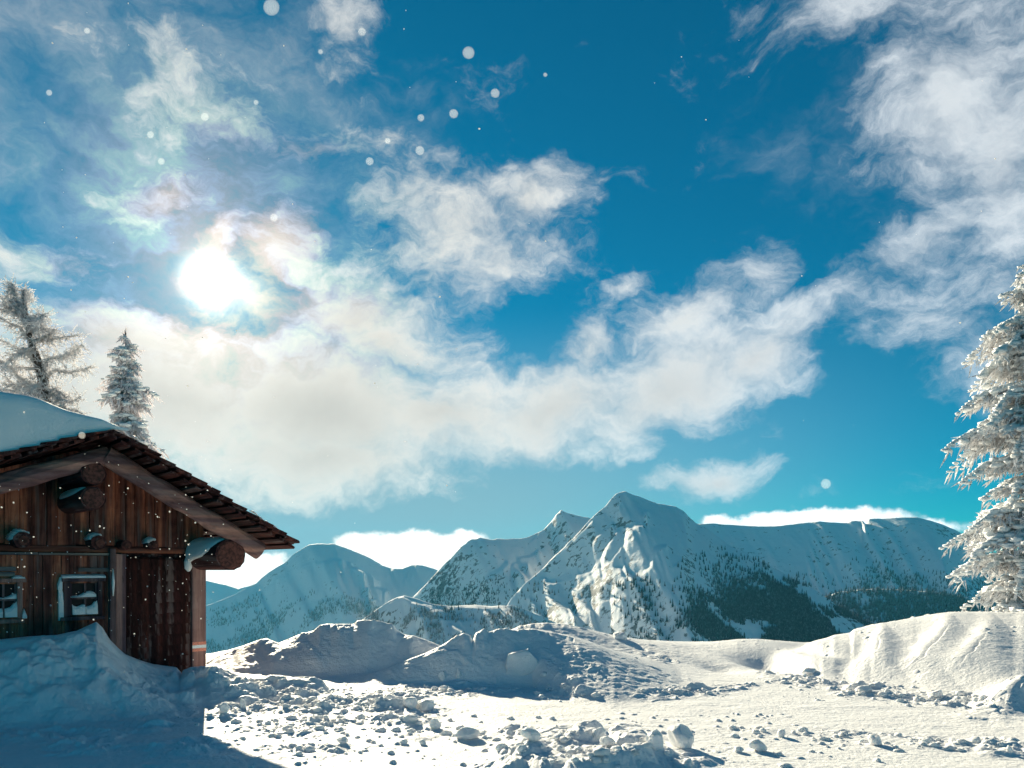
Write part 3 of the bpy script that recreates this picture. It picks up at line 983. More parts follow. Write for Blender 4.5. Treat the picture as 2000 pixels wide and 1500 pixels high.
def dens_spur(px, py, X, Y):
    return (ramp(px, 900, 800) * ramp(py, 1176, 1200) + 0.3 * ramp(py, 1190, 1215)) * np.clip(0.5 + 2 * fbm(X / 60, Y / 60, 406, 3), 0.0, 1)


forest("forest", "snowy_peak", 18000, dens_main, (13, 26), MAT_FOREST, "dark conifer forest climbing the right shoulder of the snowy peak", 1)
forest("forest", "right_mountain", 2600, dens_right, (14, 26), MAT_FOREST, "thin dark forest on the lower slope of the right mountain", 2)
forest("forest", "forested_hill", 9000, dens_hill, (16, 30), MAT_FOREST, "dense dark conifer forest covering the low hill at right", 3)
forest("forest", "left_mountain", 5500, dens_left, (14, 28), MAT_FROSTY_FOREST, "hazy frosted forest on the lower slopes of the left mountain", 4)
forest("forest", "mountain_ridge", 1500, dens_ridge, (10, 20), MAT_FOREST, "scattered dark forest on the shaded ridge left of the peak", 5)
forest("forest", "spur_hill", 2200, dens_spur, (8, 15), MAT_FROSTY_FOREST, "frosted forest on the near spur between the mountains", 6)


def single_trees():
    """distant conifers one can tell apart"""
    r_ = np.random.default_rng(77)
    protos = []
    for s in range(4):
        pv, pf = conifer_arrays(6, 8, 1.0, 0.17, 50 + s)
        me = None
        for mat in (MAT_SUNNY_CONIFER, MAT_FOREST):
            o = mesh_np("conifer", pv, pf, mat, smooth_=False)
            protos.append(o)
    used = set()
    spots = []
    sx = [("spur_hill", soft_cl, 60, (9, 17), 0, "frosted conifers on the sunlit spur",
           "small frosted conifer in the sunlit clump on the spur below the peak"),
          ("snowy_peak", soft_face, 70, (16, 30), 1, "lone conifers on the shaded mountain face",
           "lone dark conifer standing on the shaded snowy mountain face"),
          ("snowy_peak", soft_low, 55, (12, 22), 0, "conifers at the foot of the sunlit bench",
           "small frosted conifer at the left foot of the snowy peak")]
    for mname, fn, cnt, hr, which, grp, lab in sx:
        XX, YY, ZZ = MOUNT[mname]
        px = 1000 + F * XX / YY
        py = 1110 - (ZZ - EYE) * F / YY
        w = (fn(px, py) * YY).ravel()
        w[(py > 1240).ravel()] = 0
        w = w / w.sum()
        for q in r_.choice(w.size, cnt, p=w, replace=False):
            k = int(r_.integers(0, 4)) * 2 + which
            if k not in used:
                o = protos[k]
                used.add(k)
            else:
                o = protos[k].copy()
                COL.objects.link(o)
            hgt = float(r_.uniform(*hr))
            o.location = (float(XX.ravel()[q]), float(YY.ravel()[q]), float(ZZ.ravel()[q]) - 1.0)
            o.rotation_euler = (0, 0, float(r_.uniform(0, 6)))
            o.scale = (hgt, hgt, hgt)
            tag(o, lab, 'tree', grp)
    for k, o in enumerate(protos):
        if k not in used:
            bpy.data.objects.remove(o)


def soft_cl(px, py):
    return soft_ell(px, py, 1000, 1200, 40, 26, -30) + 0.9 * soft_ell(px, py, 958, 1212, 28, 12) + 0.3 * soft_ell(px, py, 900, 1205, 60, 20)


def soft_face(px, py):
    return 0.6 * soft_ell(px, py, 1290, 1190, 110, 50, 15) + soft_ell(px, py, 1240, 1160, 50, 40, 40)


def soft_low(px, py):
    return soft_ell(px, py, 1040, 1165, 38, 40, 0) + 0.5 * soft_ell(px, py, 1100, 1150, 25, 20) + 0.6 * soft_ell(px, py, 1238, 1135, 18, 20)


single_trees()
# ------------------------------------------------------------------ the hut
# local frame of every part: x along the gable wall (0 at the visible right corner, negative to the left),
# y into the hut (negative towards the viewer), z up
WALL_W, DEPTH = 3.95, 4.8
RIDGE_S, RIDGE_Z = 1.66, 3.72
SL_R, SL_L = 0.543, 0.376


def roof_z(s):
    return RIDGE_Z - (SL_R * (RIDGE_S - s) if s < RIDGE_S else SL_L * (s - RIDGE_S))


def build_hut():
    rz = R(45)
    rot = Matrix.Rotation(rz, 4, 'Z')
    c0 = Vector((CX, CY, -0.24)) + (rot @ Vector((-WALL_W / 2, DEPTH / 2, 0))) * HUT_K
    root = empty("wooden_hut", c0, rz)
    root.scale = (HUT_K, HUT_K, HUT_K)
    tag(root, "dark weathered wooden hut half buried in snow with small snowed-up windows", "hut")
    off = Vector((WALL_W / 2, -DEPTH / 2, 0))

    def put(mb, name, mat, parent=None, smooth_=False, bevel=0.0):
        o = mb.build(name, mat, parent if parent is not None else root, smooth_, bevel)
        if parent is None:
            o.location = off
        return o

    rd = random.Random(3)
    # --- gable wall: upper vertical boards, each its own width and set
    up = MB()
    s = 0.0
    while s < WALL_W:
        w = rd.uniform(0.10, 0.21)
        s1 = min(s + w, WALL_W)
        d = rd.uniform(0.0, 0.022)
        z0 = 2.30 + rd.uniform(-0.015, 0.02)
        za, zb = roof_z(s) - 0.12, roof_z(s1) - 0.12
        x0, x1 = -s - 0.004, -s1 + 0.004
        vs = [(x0, -d, z0), (x1, -d, z0), (x1, -d, zb), (x0, -d, za), (x0, 0.05, z0), (x1, 0.05, z0), (x1, 0.05, zb), (x0, 0.05, za)]
        up.add(vs, [(0, 1, 2, 3), (7, 6, 5, 4), (0, 3, 7, 4), (1, 5, 6, 2), (3, 2, 6, 7), (0, 4, 5, 1)])
        s = s1
    put(up, "gable_wall", MAT_BOARD)
    # backing of the gable and the other walls
    bk = MB()
    bk.box(-WALL_W + 0.02, -0.02, 0.055, 0.12, -0.3, 2.28)
    bk.add([(-0.02, 0.055, 2.28), (-WALL_W + .02, 0.055, 2.28), (-WALL_W + .02, 0.055, roof_z(WALL_W) - .14), (-RIDGE_S, 0.055, RIDGE_Z - .14), (-0.02, 0.055, roof_z(0) - .14)], [(0, 1, 2, 3, 4)])
    y = 0.12
    for side in (-0.03, -WALL_W + 0.03):
        z = -0.3
        while z < (roof_z(0) if side > -1 else roof_z(WALL_W)) - 0.16:
            bk.tube([(side, 0.14, z + .1), (side, DEPTH, z + .1)], 0.105, 8)
            z += 0.19
    z = -0.3
    while z < 2.7:
        bk.tube([(-0.1, DEPTH, z + .1), (-WALL_W + .1, DEPTH, z + .1)], 0.105, 8)
        z += 0.19
    bk.add([(-0.02, DEPTH, 2.6), (-WALL_W + .02, DEPTH, 2.6), (-WALL_W + .02, DEPTH, roof_z(WALL_W) - .14), (-RIDGE_S, DEPTH, RIDGE_Z - .14), (-0.02, DEPTH, roof_z(0) - .14)], [(4, 3, 2, 1, 0)])
    put(bk, "log_wall", MAT_LOGY)
    # --- lower wall left bay: vertical boards left open round the two windows
    wins = [(1.46, 1.80), (2.40, 2.74), (3.25, 3.59)]
    wz0, wz1 = 1.38, 1.80
    lo = MB()
    s = 1.28
    while s < WALL_W:
        w = rd.uniform(0.09, 0.17)
        s1 = min(s + w, WALL_W)
        for a, b in wins:                    # keep board joints off the openings
            if s < a < s1:
                s1 = a
            if s < b < s1:
                s1 = b
        d = rd.uniform(0.0, 0.018)
        inwin = any(a - 1e-6 <= s and s1 <= b + 1e-6 for a, b in wins)
        for z0, z1 in (((-0.3, wz0), (wz1, 2.17)) if inwin else ((-0.3, 2.17),)):
            lo.box(-s1 + .003, -s - .003, -d, 0.05, z0, z1)
        s = s1
    put(lo, "board_wall", MAT_BOARD)
    # --- lower wall right bay: shingle courses
    sh = MB()
    z = -0.2
    k = 0
    while z < 2.15:
        s = 0.19
        h = 0.155
        while s < 1.10:
            w = rd.uniform(0.07, 0.15)
            s1 = min(s + w, 1.10)
            zt, j = min(z + h + 0.05, 2.16), rd.uniform(-.012, .012)
            d = 0.030 + rd.uniform(0, 0.008)
            x0, x1 = -s - .002, -s1 + .002
            vs = [(x0, -d, z + j), (x1, -d, z + j), (x1, -0.004, zt), (x0, -0.004, zt), (x0, 0.03, z + j), (x1, 0.03, z + j), (x1, 0.03, zt), (x0, 0.03, zt)]
            sh.add(vs, [(0, 1, 2, 3), (7, 6, 5, 4), (0, 3, 7, 4), (1, 5, 6, 2), (3, 2, 6, 7), (0, 4, 5, 1)])
            s = s1
        z += h
    put(sh, "shingle_wall", MAT_SHINGLE)
    # --- posts and the horizontal beam
    p = MB()
    p.box(-0.19, 0.02, -0.06, 0.10, -0.3, 2.12)
    put(p, "corner_post", MAT_POST, bevel=.012)
    p = MB()
    p.box(-1.245, -1.11, -0.075, 0.04, -0.3, 2.20)
    q = put(p, "wall_post", MAT_POST, bevel=.012)
    p = MB()
    p.box(-1.325, -1.25, -0.10, 0.04, -0.3, 2.27)
    put(p, "wall_post", MAT_POST_DARK, bevel=.008)
    sp = MB()
    sp.tube([(-1.29, -.112, 1.62), (-1.287, -.114, 1.80), (-1.292, -.112, 1.99)], [.006, .018, .006], 6, wob=.5)
    put(sp, "snow_streak", MAT_CHUNK, smooth_=True)
    p = MB()
    p.box(-WALL_W, -0.02, -0.030, 0.05, 2.215, 2.30)
    put(p, "beam", MAT_BEAMX, bevel=.008)
    p = MB()
    s = 1.33
    while s < WALL_W:
        s1 = min(s + rd.uniform(.5, .9), WALL_W)
        p.box(-s1 + .006, -s, -0.065, 0.05, 2.175, 2.205, jit=.004)
        s = s1
    put(p, "ledge", MAT_GREYBOARD)
    # --- joist ends with little caps of snow
    for s_, z_, r_, sn in ((3.30, 2.37, .10, 1), (2.39, 2.36, .105, 1), (1.51, 2.345, .10, .6), (1.16, 2.32, .07, 0), (0.80, 2.335, .072, .6)):
        j = MB()
        j.tube([(-s_, 0.1, z_), (-s_, -0.20 - .05 * rd.random(), z_)], [r_, r_ * .96], 16, wob=.08)
        jo = put(j, "joist_end", MAT_LOGY, smooth_=False)
        e = MB()
        e.tube([(-s_ + .01, -.252, z_ - .01), (-s_ + .01, -.258, z_ - .01)], [r_ * .6, r_ * .5], 12, wob=.2)
        put(e, "end_grain", MAT_ENDGRAIN, parent=jo)
        if sn:
            c = MB()
            for a in range(7):
                t = (a - 3) / 3.0
                ang = R(90 + 58 * t * sn + 22)
                c.tube([(-s_ + math.cos(ang) * r_ * 1.02, -.02, z_ + math.sin(ang) * r_ * 1.02), (-s_ + math.cos(ang) * r_ * 1.04, -.12, z_ + math.sin(ang) * r_ * 1.05), (-s_ + math.cos(ang) * r_ * 1.0, -.22, z_ + math.sin(ang) * r_)],
                       [.035, .042 * (1 - .4 * abs(t)), .02], 8, wob=.25)
            put(c, "snow_cap", MAT_CHUNK, parent=jo, smooth_=True)
    # --- windows
    for wi, (a, b) in enumerate(wins):
        fr = MB()
        x0, x1 = -b, -a
        fr.box(x0 - .075, x0 + .004, -.045, .02, wz0 - .02, wz1 + .02, jit=.003)   # left casing
        fr.box(x1 - .004, x1 + .055, -.045, .02, wz0 - .02, wz1 + .02, jit=.003)
        fr.box(x0 - .10, x1 + .09, -.075, .02, wz1 + .022, wz1 + .07, jit=.003)
        fr.box(x0 - .12, x1 + .07, -.085, .02, wz0 - .075, wz0 - .024, jit=.004)
        fo = put(fr, "window", MAT_POST_DARK if wi == 0 else MAT_POST, bevel=.004)
        mu = MB()
        xm, zm = (x0 + x1) / 2 + .02, 1.60
        mu.box(xm - .012, xm + .012, -.012, .014, wz0, wz1)
        mu.box(x0 + .004, xm - .0125, -.010, .014, zm - .014, zm + .014)
        mu.box(xm + .0125, x1 - .004, -.010, .014, zm - .014, zm + .014)
        mu.box(x0 + .004, x0 + .028, -.016, .014, wz0, wz1)
        mu.box(x1 - .028, x1 - .004, -.016, .014, wz0, wz1)
        put(mu, "glazing_bar", MAT_POST_DARK, parent=fo)
        g = MB()
        g.box(x0 + .004, x1 - .004, .022, .028, wz0 - .01, wz1 + .01)
        put(g, "pane", MAT_GLASS, parent=fo)
        # snow lodged in the lower panes, on the bars, on the head board and beside the casing
        def heap(xa, xb, zb, prof, y0=-.055, y1=.018):
            sn = MB()
            n = len(prof)
            vs, fs = [], []
            for i, hgt in enumerate(prof):
                x = xa + (xb - xa) * i / (n - 1)
                ztop = zb + hgt
                vs += [(x, y0, zb), (x, y0 + .004, zb + hgt * .62), (x, (y0 + y1) / 2, ztop), (x, y1, ztop + .008), (x, y1, zb)]
            for i in range(n - 1):
                for k_ in range(5):
                    fs.append((i * 5 + k_, i * 5 + (k_ + 1) % 5, (i + 1) * 5 + (k_ + 1) % 5, (i + 1) * 5 + k_))
            fs.append((4, 3, 2, 1, 0))
            fs.append(tuple((n - 1) * 5 + k_ for k_ in range(5)))
            sn.add(vs, fs)
            put(sn, "window_snow", MAT_CHUNK, parent=fo, smooth_=False)
        if wi == 0:
            heap(x0 + .028, xm - .005, wz0, [.14, .11, .10, .11, .125, .13])
            heap(xm + .004, x1 - .006, wz0, [.10, .10, .105, .12, .16, .185])
            heap(x0 + .0, x1 - .02, zm + .012, [.012, .012, .014, .014, .03, .055, .07, .075, .068, .05], -.035)
            heap(x0 - .10, x1 + .085, wz1 + .07, [.04, .045, .045, .045, .045, .043, .045, .042], -.085)
            heap(x0 - .135, x0 - .078, wz0 - .07, [.50, .47, .36], -.05, .0)
            heap(x0 - .145, x0 - .095, wz1 - .08, [.06, .15, .165], -.055, 0)
        else:
            heap(x0 + .028, xm - .012, wz0, [.05, .06, .08, .10, .11])
            heap(xm + .012, x1 - .006, wz0, [.10, .11, .12, .16, .20])
            heap(xm - .05, x1 - .01, zm + .012, [.008, .014, .016, .03, .05, .075], -.035)
            heap(x1 - .06, x1 + .075, wz1 + .07, [.01, .035, .04, .035, .01], -.085)
            heap(x1 + .05, x1 + .10, wz0 - .02, [.06, .12, .05], -.06, 0)
        # grey board nailed above
        bd = MB()
        if wi == 0:
            bd.box(x0 + .10, x1 + .165, -.04, -.024, 1.955, 2.005, jit=.003)
        else:
            bd.box(x0 - .2, x1 - .02, -.045, -.024, 1.965, 2.02, jit=.003)
            bd.box(x0 - .2, x1 - .03, -.035, -.024, 1.90, 1.955, jit=.003)
        put(bd, "lintel_board", MAT_GREYBOARD, parent=fo)
    # --- painted trail mark on the corner post
    for z0, z1, mt in ((1.592, 1.641, MAT_RED), (1.548, 1.590, MAT_WHITE), (1.500, 1.546, MAT_RED)):
        pass
    tm = MB()
    zc = 1.545
    for i, (mt) in enumerate((MAT_RED, MAT_WHITE, MAT_RED)):
        q = MB()
        zz = 1.30 + (2 - i) * .048 - .355 + .0
        q.box(-0.188, 0.018, -.0640, -.0605, TRAIL_Z + (1 - i) * .047 - .0235, TRAIL_Z + (1 - i) * .047 + .0225)
        o_ = put(q, "trail_mark_stripe", mt)
        o_['label'] = "faded red stripe of the trail mark" if i != 1 else "white stripe of the trail mark"
    # --- logs carrying the roof
    def log(name, s_, z_, r_, n0, n1, mat=MAT_LOGY, end=MAT_ENDGRAIN, tilt=0.0):
        q = MB()
        q.tube([(-s_, n0, z_), (-s_, (n0 + n1) / 2, z_ + tilt / 2), (-s_, n1, z_ + tilt)], [r_, r_ * .985, r_ * .97], 28, wob=.05)
        lo_ = put(q, name, mat)
        e = MB()
        e.tube([(-s_, n1 - .0005, z_ + tilt), (-s_, n1 - .012, z_ + tilt)], [r_ * .86, r_ * .80], 24, wob=.05)
        put(e, "log_end", end, parent=lo_)
        return lo_
    rl = log("ridge_log", 1.80, 2.87, 0.15, DEPTH + .5, -1.0)
    log("ridge_log", 1.79, 3.18, 0.15, DEPTH + .5, -0.98)
    el = log("eave_log", 0.03, 2.19, 0.225, DEPTH + .5, -0.98)
    log("eave_log", 3.90, 2.42, 0.20, DEPTH + .5, -0.98)

    def log_snow(parent, s_, z_, r_, ys, a0, a1, thick, wob=.2):
        """sheet of snow lying on the upper side of a log; per y station an angular span"""
        q = MB()
        rows, n = [], 12
        for i, y_ in enumerate(ys):
            f = i / (len(ys) - 1)
            lo_a = a0[i]
            hi_a = a1[i]
            rr = []
            for k_ in range(n):
                a = R(lo_a + (hi_a - lo_a) * k_ / (n - 1))
                t = thick[i] * (math.sin(math.pi * (k_ + .4) / (n - .2)) ** .45) * rd.uniform(.85, 1.15)
                rr.append((-s_ + math.cos(a) * (r_ + t), y_, z_ + math.sin(a) * (r_ + t)))
            for k_ in reversed(range(n)):
                a = R(lo_a + (hi_a - lo_a) * k_ / (n - 1))
                rr.append((-s_ + math.cos(a) * (r_ - .02), y_, z_ + math.sin(a) * (r_ - .02)))
            rows.append(rr)
        m_ = len(rows[0])
        q.add([p_ for r2 in rows for p_ in r2], [(i * m_ + k_, i * m_ + (k_ + 1) % m_, (i + 1) * m_ + (k_ + 1) % m_, (i + 1) * m_ + k_) for i in range(len(rows) - 1) for k_ in range(m_)] + [tuple(range(m_))[::-1], tuple((len(rows) - 1) * m_ + k_ for k_ in range(m_))])
        o_ = put(q, "log_snow", MAT_CHUNK, parent=parent, smooth_=True)
        sb = o_.modifiers.new("s", 'SUBSURF')
        sb.levels = sb.render_levels = 1
        return o_
    log_snow(el, .03, 2.19, .225, [-.02, -.10, -.25, -.4, -.55, -.7, -.82, -.9], [70, 66, 66, 68, 70, 72, 80, 92], [212, 208, 196, 192, 188, 172, 150, 118], [.05, .06, .055, .05, .05, .045, .035, .015])
    # tongue of snow hanging against the wall left of the log
    q = MB()
    q.tube([(-.235, -.05, 2.20), (-.25, -.055, 2.10), (-.245, -.05, 2.0), (-.235, -.045, 1.955)], [.03, .05, .05, .02], 10, wob=.3)
    put(q, "hanging_snow", MAT_CHUNK, parent=el, smooth_=True)
    log_snow(rl, 1.80, 2.87, .15, [-.03, -.2, -.4, -.6, -.75, -.85], [95, 92, 90, 92, 95, 104], [168, 170, 166, 160, 150, 125], [.01, .02, .022, .022, .018, .008])
    # --- fly rafters on top of the logs
    q = MB()
    q.tube([(-1.64 + 2.08 * t, -.90, 3.43 - 1.18 * t) for t in [i / 12 for i in range(13)]], [.125 + .008 * math.sin(i * 1.7) for i in range(13)], 16, wob=.10)
    fr_ = put(q, "rafter_pole", MAT_RAFTER)
    e = MB()
    dx, dz = 2.08, -1.18
    L_ = math.hypot(dx, dz)
    ex, ez = dx / L_, dz / L_
    e.tube([(-1.64 + 2.08 + ex * .001, -.90, 2.25 + ez * .001), (-1.64 + 2.08 + ex * .02, -.90, 2.25 + ez * .02)], [.105, .09], 18, wob=.1)
    put(e, "log_end", MAT_ENDPALE, parent=fr_)
    # a short butt end of the lower rail, seen end-on beside the eave log
    q = MB()
    q.tube([(-1.60 - 2.55 * t, -.88, 3.44 - 1.0 * t) for t in [i / 12 for i in range(13)]], [.12 + .008 * math.sin(i * 1.9) for i in range(13)], 14, wob=.10)
    put(q, "rafter_pole", MAT_RAFTER)
    # --- roof: overlapping courses of shingle boards on battens
    for side, sl, s0, s1, nm in ((1, SL_R, RIDGE_S + .01, -.80, "right"), (-1, SL_L, RIDGE_S, 5.15, "left")):
        q = MB()
        Ls = abs(s0 - s1) * math.hypot(1, sl)
        ux, uz = side / math.hypot(1, sl), -sl / math.hypot(1, sl)
        ncs = int(Ls / .21)
        for k_ in range(ncs):
            d0 = Ls * k_ / ncs
            d1 = min(d0 + .42, Ls + .03)
            y_ = -1.35 + rd.uniform(-.015, .015)
            while y_ < DEPTH + .5:
                w = rd.uniform(.14, .30)
                y2 = y_ + w - .006
                th = rd.uniform(.020, .034)
                dd = d1 + rd.uniform(-.02, .03)
                lift = .055
                vs = []
                for yy in (y_, y2):
                    for d_, l_ in ((d0, 0.0), (dd, lift)):
                        for t_ in (0, th):
                            o_ = l_ + t_ - .055
                            vs.append((-s0 + ux * d_ - uz * o_ * side * 0 + (-uz) * o_, yy, RIDGE_Z + uz * d_ + abs(ux) * o_))
                vs = [(v_[0] if side > 0 else v_[0], v_[1], v_[2]) for v_ in vs]
                q.add(vs, [(0, 1, 3, 2), (4, 6, 7, 5), (0, 4, 5, 1), (2, 3, 7, 6), (0, 2, 6, 4), (1, 5, 7, 3)])
                y_ += w
        ro = put(q, "roof", MAT_ROOFWOOD)
        # battens and under-boards
        q = MB()
        nb = int(Ls / .17)
        for k_ in range(nb + 1):
            d_ = .04 + (Ls - .08) * k_ / nb
            for y0_, y1_ in ((-1.30 - rd.uniform(0, .04), DEPTH + .45),):
                cx_, cz_ = -s0 + ux * d_ - (-uz) * -.0 + (uz) * .075, RIDGE_Z + uz * d_ - abs(ux) * .085
                a_ = math.atan2(uz, ux)
                m4 = Matrix.Translation((cx_, 0, cz_)) @ Matrix.Rotation(-a_, 4, 'Y')
                q.box(-.05 - rd.uniform(0, .02), .05, y0_, y1_, -.018, .014, jit=.008, mat=m4)
        put(q, "roof_batten", MAT_ROOFWOOD, parent=ro)
    # --- snow on the left roof slope: a thick wind-packed slab, thinning to the ridge
    prof = [(1.50, 3.745), (1.62, 3.76), (1.80, 3.83), (2.0, 3.875), (2.15, 3.905), (2.28, 3.945), (2.42, 3.99), (2.54, 4.01), (2.8, 4.025), (3.1, 4.02), (3.6, 3.97), (4.2, 3.86), (4.8, 3.62), (5.1, 3.35), (5.22, 3.0)]
    pr = []
    for i in range(len(prof) - 1):
        for k_ in range(6):
            t = k_ / 6
            t2 = t * t * (3 - 2 * t)
            pr.append((prof[i][0] * (1 - t) + prof[i + 1][0] * t, prof[i][1] * (1 - t) + prof[i + 1][1] * t))
    pr.append(prof[-1])
    ys = [-1.33, -1.335, -1.33, -1.30, -1.24, -1.12, -.9, -.6, -.2, .3, .8, 1.4, 2, 2.7, 3.4, 4.2, 5.0, 5.25, 5.3]
    V, Fq = [], []
    nP = len(pr)
    for yi, y_ in enumerate(ys):
        for (s_, zt) in pr:
            zb = roof_z(s_) - .01 if s_ > 1.66 else RIDGE_Z + .0 - .02
            e_ = [0.0, .35, .72, .90, .965, .99][yi] if yi < 6 else ([.98, .7, 0.0][yi - 16] if yi >= 16 else 1.0)
            wv = .035 * float(fbm(s_ * 1.2, y_ * .8, 201, 3)) * (1 if 2 < yi < 17 else .3)
            hb = max(zt - zb, .01)
            yw = y_ - .03 * math.sin(s_ * 2.1) * (yi < 5) + .02 * float(fbm(s_ * 3, yi * .3, 203, 3)) * (yi < 5)
            V.append((-s_, yw, zb + (hb + wv) * e_))
    for i in range(len(ys) - 1):
        for k_ in range(nP - 1):
            a = i * nP + k_
            Fq.append((a, a + nP, a + nP + 1, a + 1))
    Fq = np.array(Fq)[:, ::-1]
    o_ = mesh_np("roof_snow", V, Fq, MAT_ROOF_SNOW, root)
    o_.location = off
    # thin leftover snow on the right slope edge and ridge
    q = MB()
    for d_ in (0.05, .15, .28, 2.05, 2.2, 2.32, 2.45):
        x_ = -RIDGE_S + d_ * .879
        z_ = RIDGE_Z - d_ * .477 + .035
        for i in range(5):
            yy = -1.28 + i * .22 + rd.uniform(-.05, .05)
            q.tube([(x_ - .06, yy, z_ + .02), (x_, yy + .03, z_ + .015), (x_ + .07, yy, z_ - .045)], [.008, .028, .008], 8, wob=.3, flat=.5)
    put(q, "snow_patch", MAT_CHUNK, smooth_=True)
    return root


TRAIL_Z = 0.84
build_hut()

# ------------------------------------------------------------------ trees by the hut and at the right
MAT_BARK = flat_mat("bark", (0.10, 0.075, 0.065), 0.9, 0.5, 20)
MAT_RIME = frost_mat("rimed_needles", (0.15, 0.115, 0.105), (0.84, 0.84, 0.86), 22.0, 0.33, 0.48, 0.2)
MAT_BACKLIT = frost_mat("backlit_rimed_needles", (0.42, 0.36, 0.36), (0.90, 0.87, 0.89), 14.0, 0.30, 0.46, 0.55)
MAT_LARCH = frost_mat("rimed_twigs", (0.62, 0.60, 0.62), (0.92, 0.91, 0.92), 9.0, 0.34, 0.52, 0.6)
MAT_TREE_SNOW = snow_mat("tree_snow", 3.0)

TUFT = np.array([(0, 0, 0), (1, 0, .35), (-.5, .87, .4), (-.5, -.87, .3), (0, 0, 1)])      # little spindle, unit length along z
TUFT_F = np.array([(0, 2, 1), (0, 3, 2), (0, 1, 3), (4, 1, 2), (4, 2, 3), (4, 3, 1)])


def tufts(P, D, L, Wd):
    """many spindles: base points, directions, lengths, widths"""
    P, D = np.array(P, float), np.array(D, float)
    L, Wd = np.array(L, float)[:, None, None], np.array(Wd, float)[:, None, None]
    D /= np.linalg.norm(D, axis=1, keepdims=True) + 1e-9
    a = np.where(np.abs(D[:, 2:3]) < .9, np.array([[0, 0, 1.0]]), np.array([[1.0, 0, 0]]))
    S = np.cross(D, a)
    S /= np.linalg.norm(S, axis=1, keepdims=True) + 1e-9
    U = np.cross(S, D)
    V = P[:, None, :] + TUFT[None, :, 0:1] * Wd * S[:, None, :] + TUFT[None, :, 1:2] * Wd * U[:, None, :] + TUFT[None, :, 2:3] * L * D[:, None, :]
    n = len(P)
    Fc = TUFT_F[None] + (np.arange(n) * 5)[:, None, None]
    return V.reshape(-1, 3), Fc.reshape(-1, 3)


def ico(sub=1):
    import bmesh
    bm = bmesh.new()
    bmesh.ops.create_icosphere(bm, subdivisions=sub, radius=1.0)
    V = np.array([v_.co[:] for v_ in bm.verts])
    Fc = np.array([[q.index for q in f.verts] for f in bm.faces])
    bm.free()
    return V, Fc


ICO1, ICO2, ICO3, ICO4 = ico(1), ico(2), ico(3), ico(4)


def blobs_mesh(P, S, r_, jit=.25, base=None):
    V0, F0 = base or ICO1
    P, S = np.array(P, float), np.array(S, float)
    n = len(P)
    rr = 1 + r_.uniform(-jit, jit, (n, len(V0), 1))
    V = P[:, None, :] + V0[None] * S[:, None, :] * rr
    Fc = F0[None] + (np.arange(n) * len(V0))[:, None, None]
    return V.reshape(-1, 3), Fc.reshape(-1, 3)


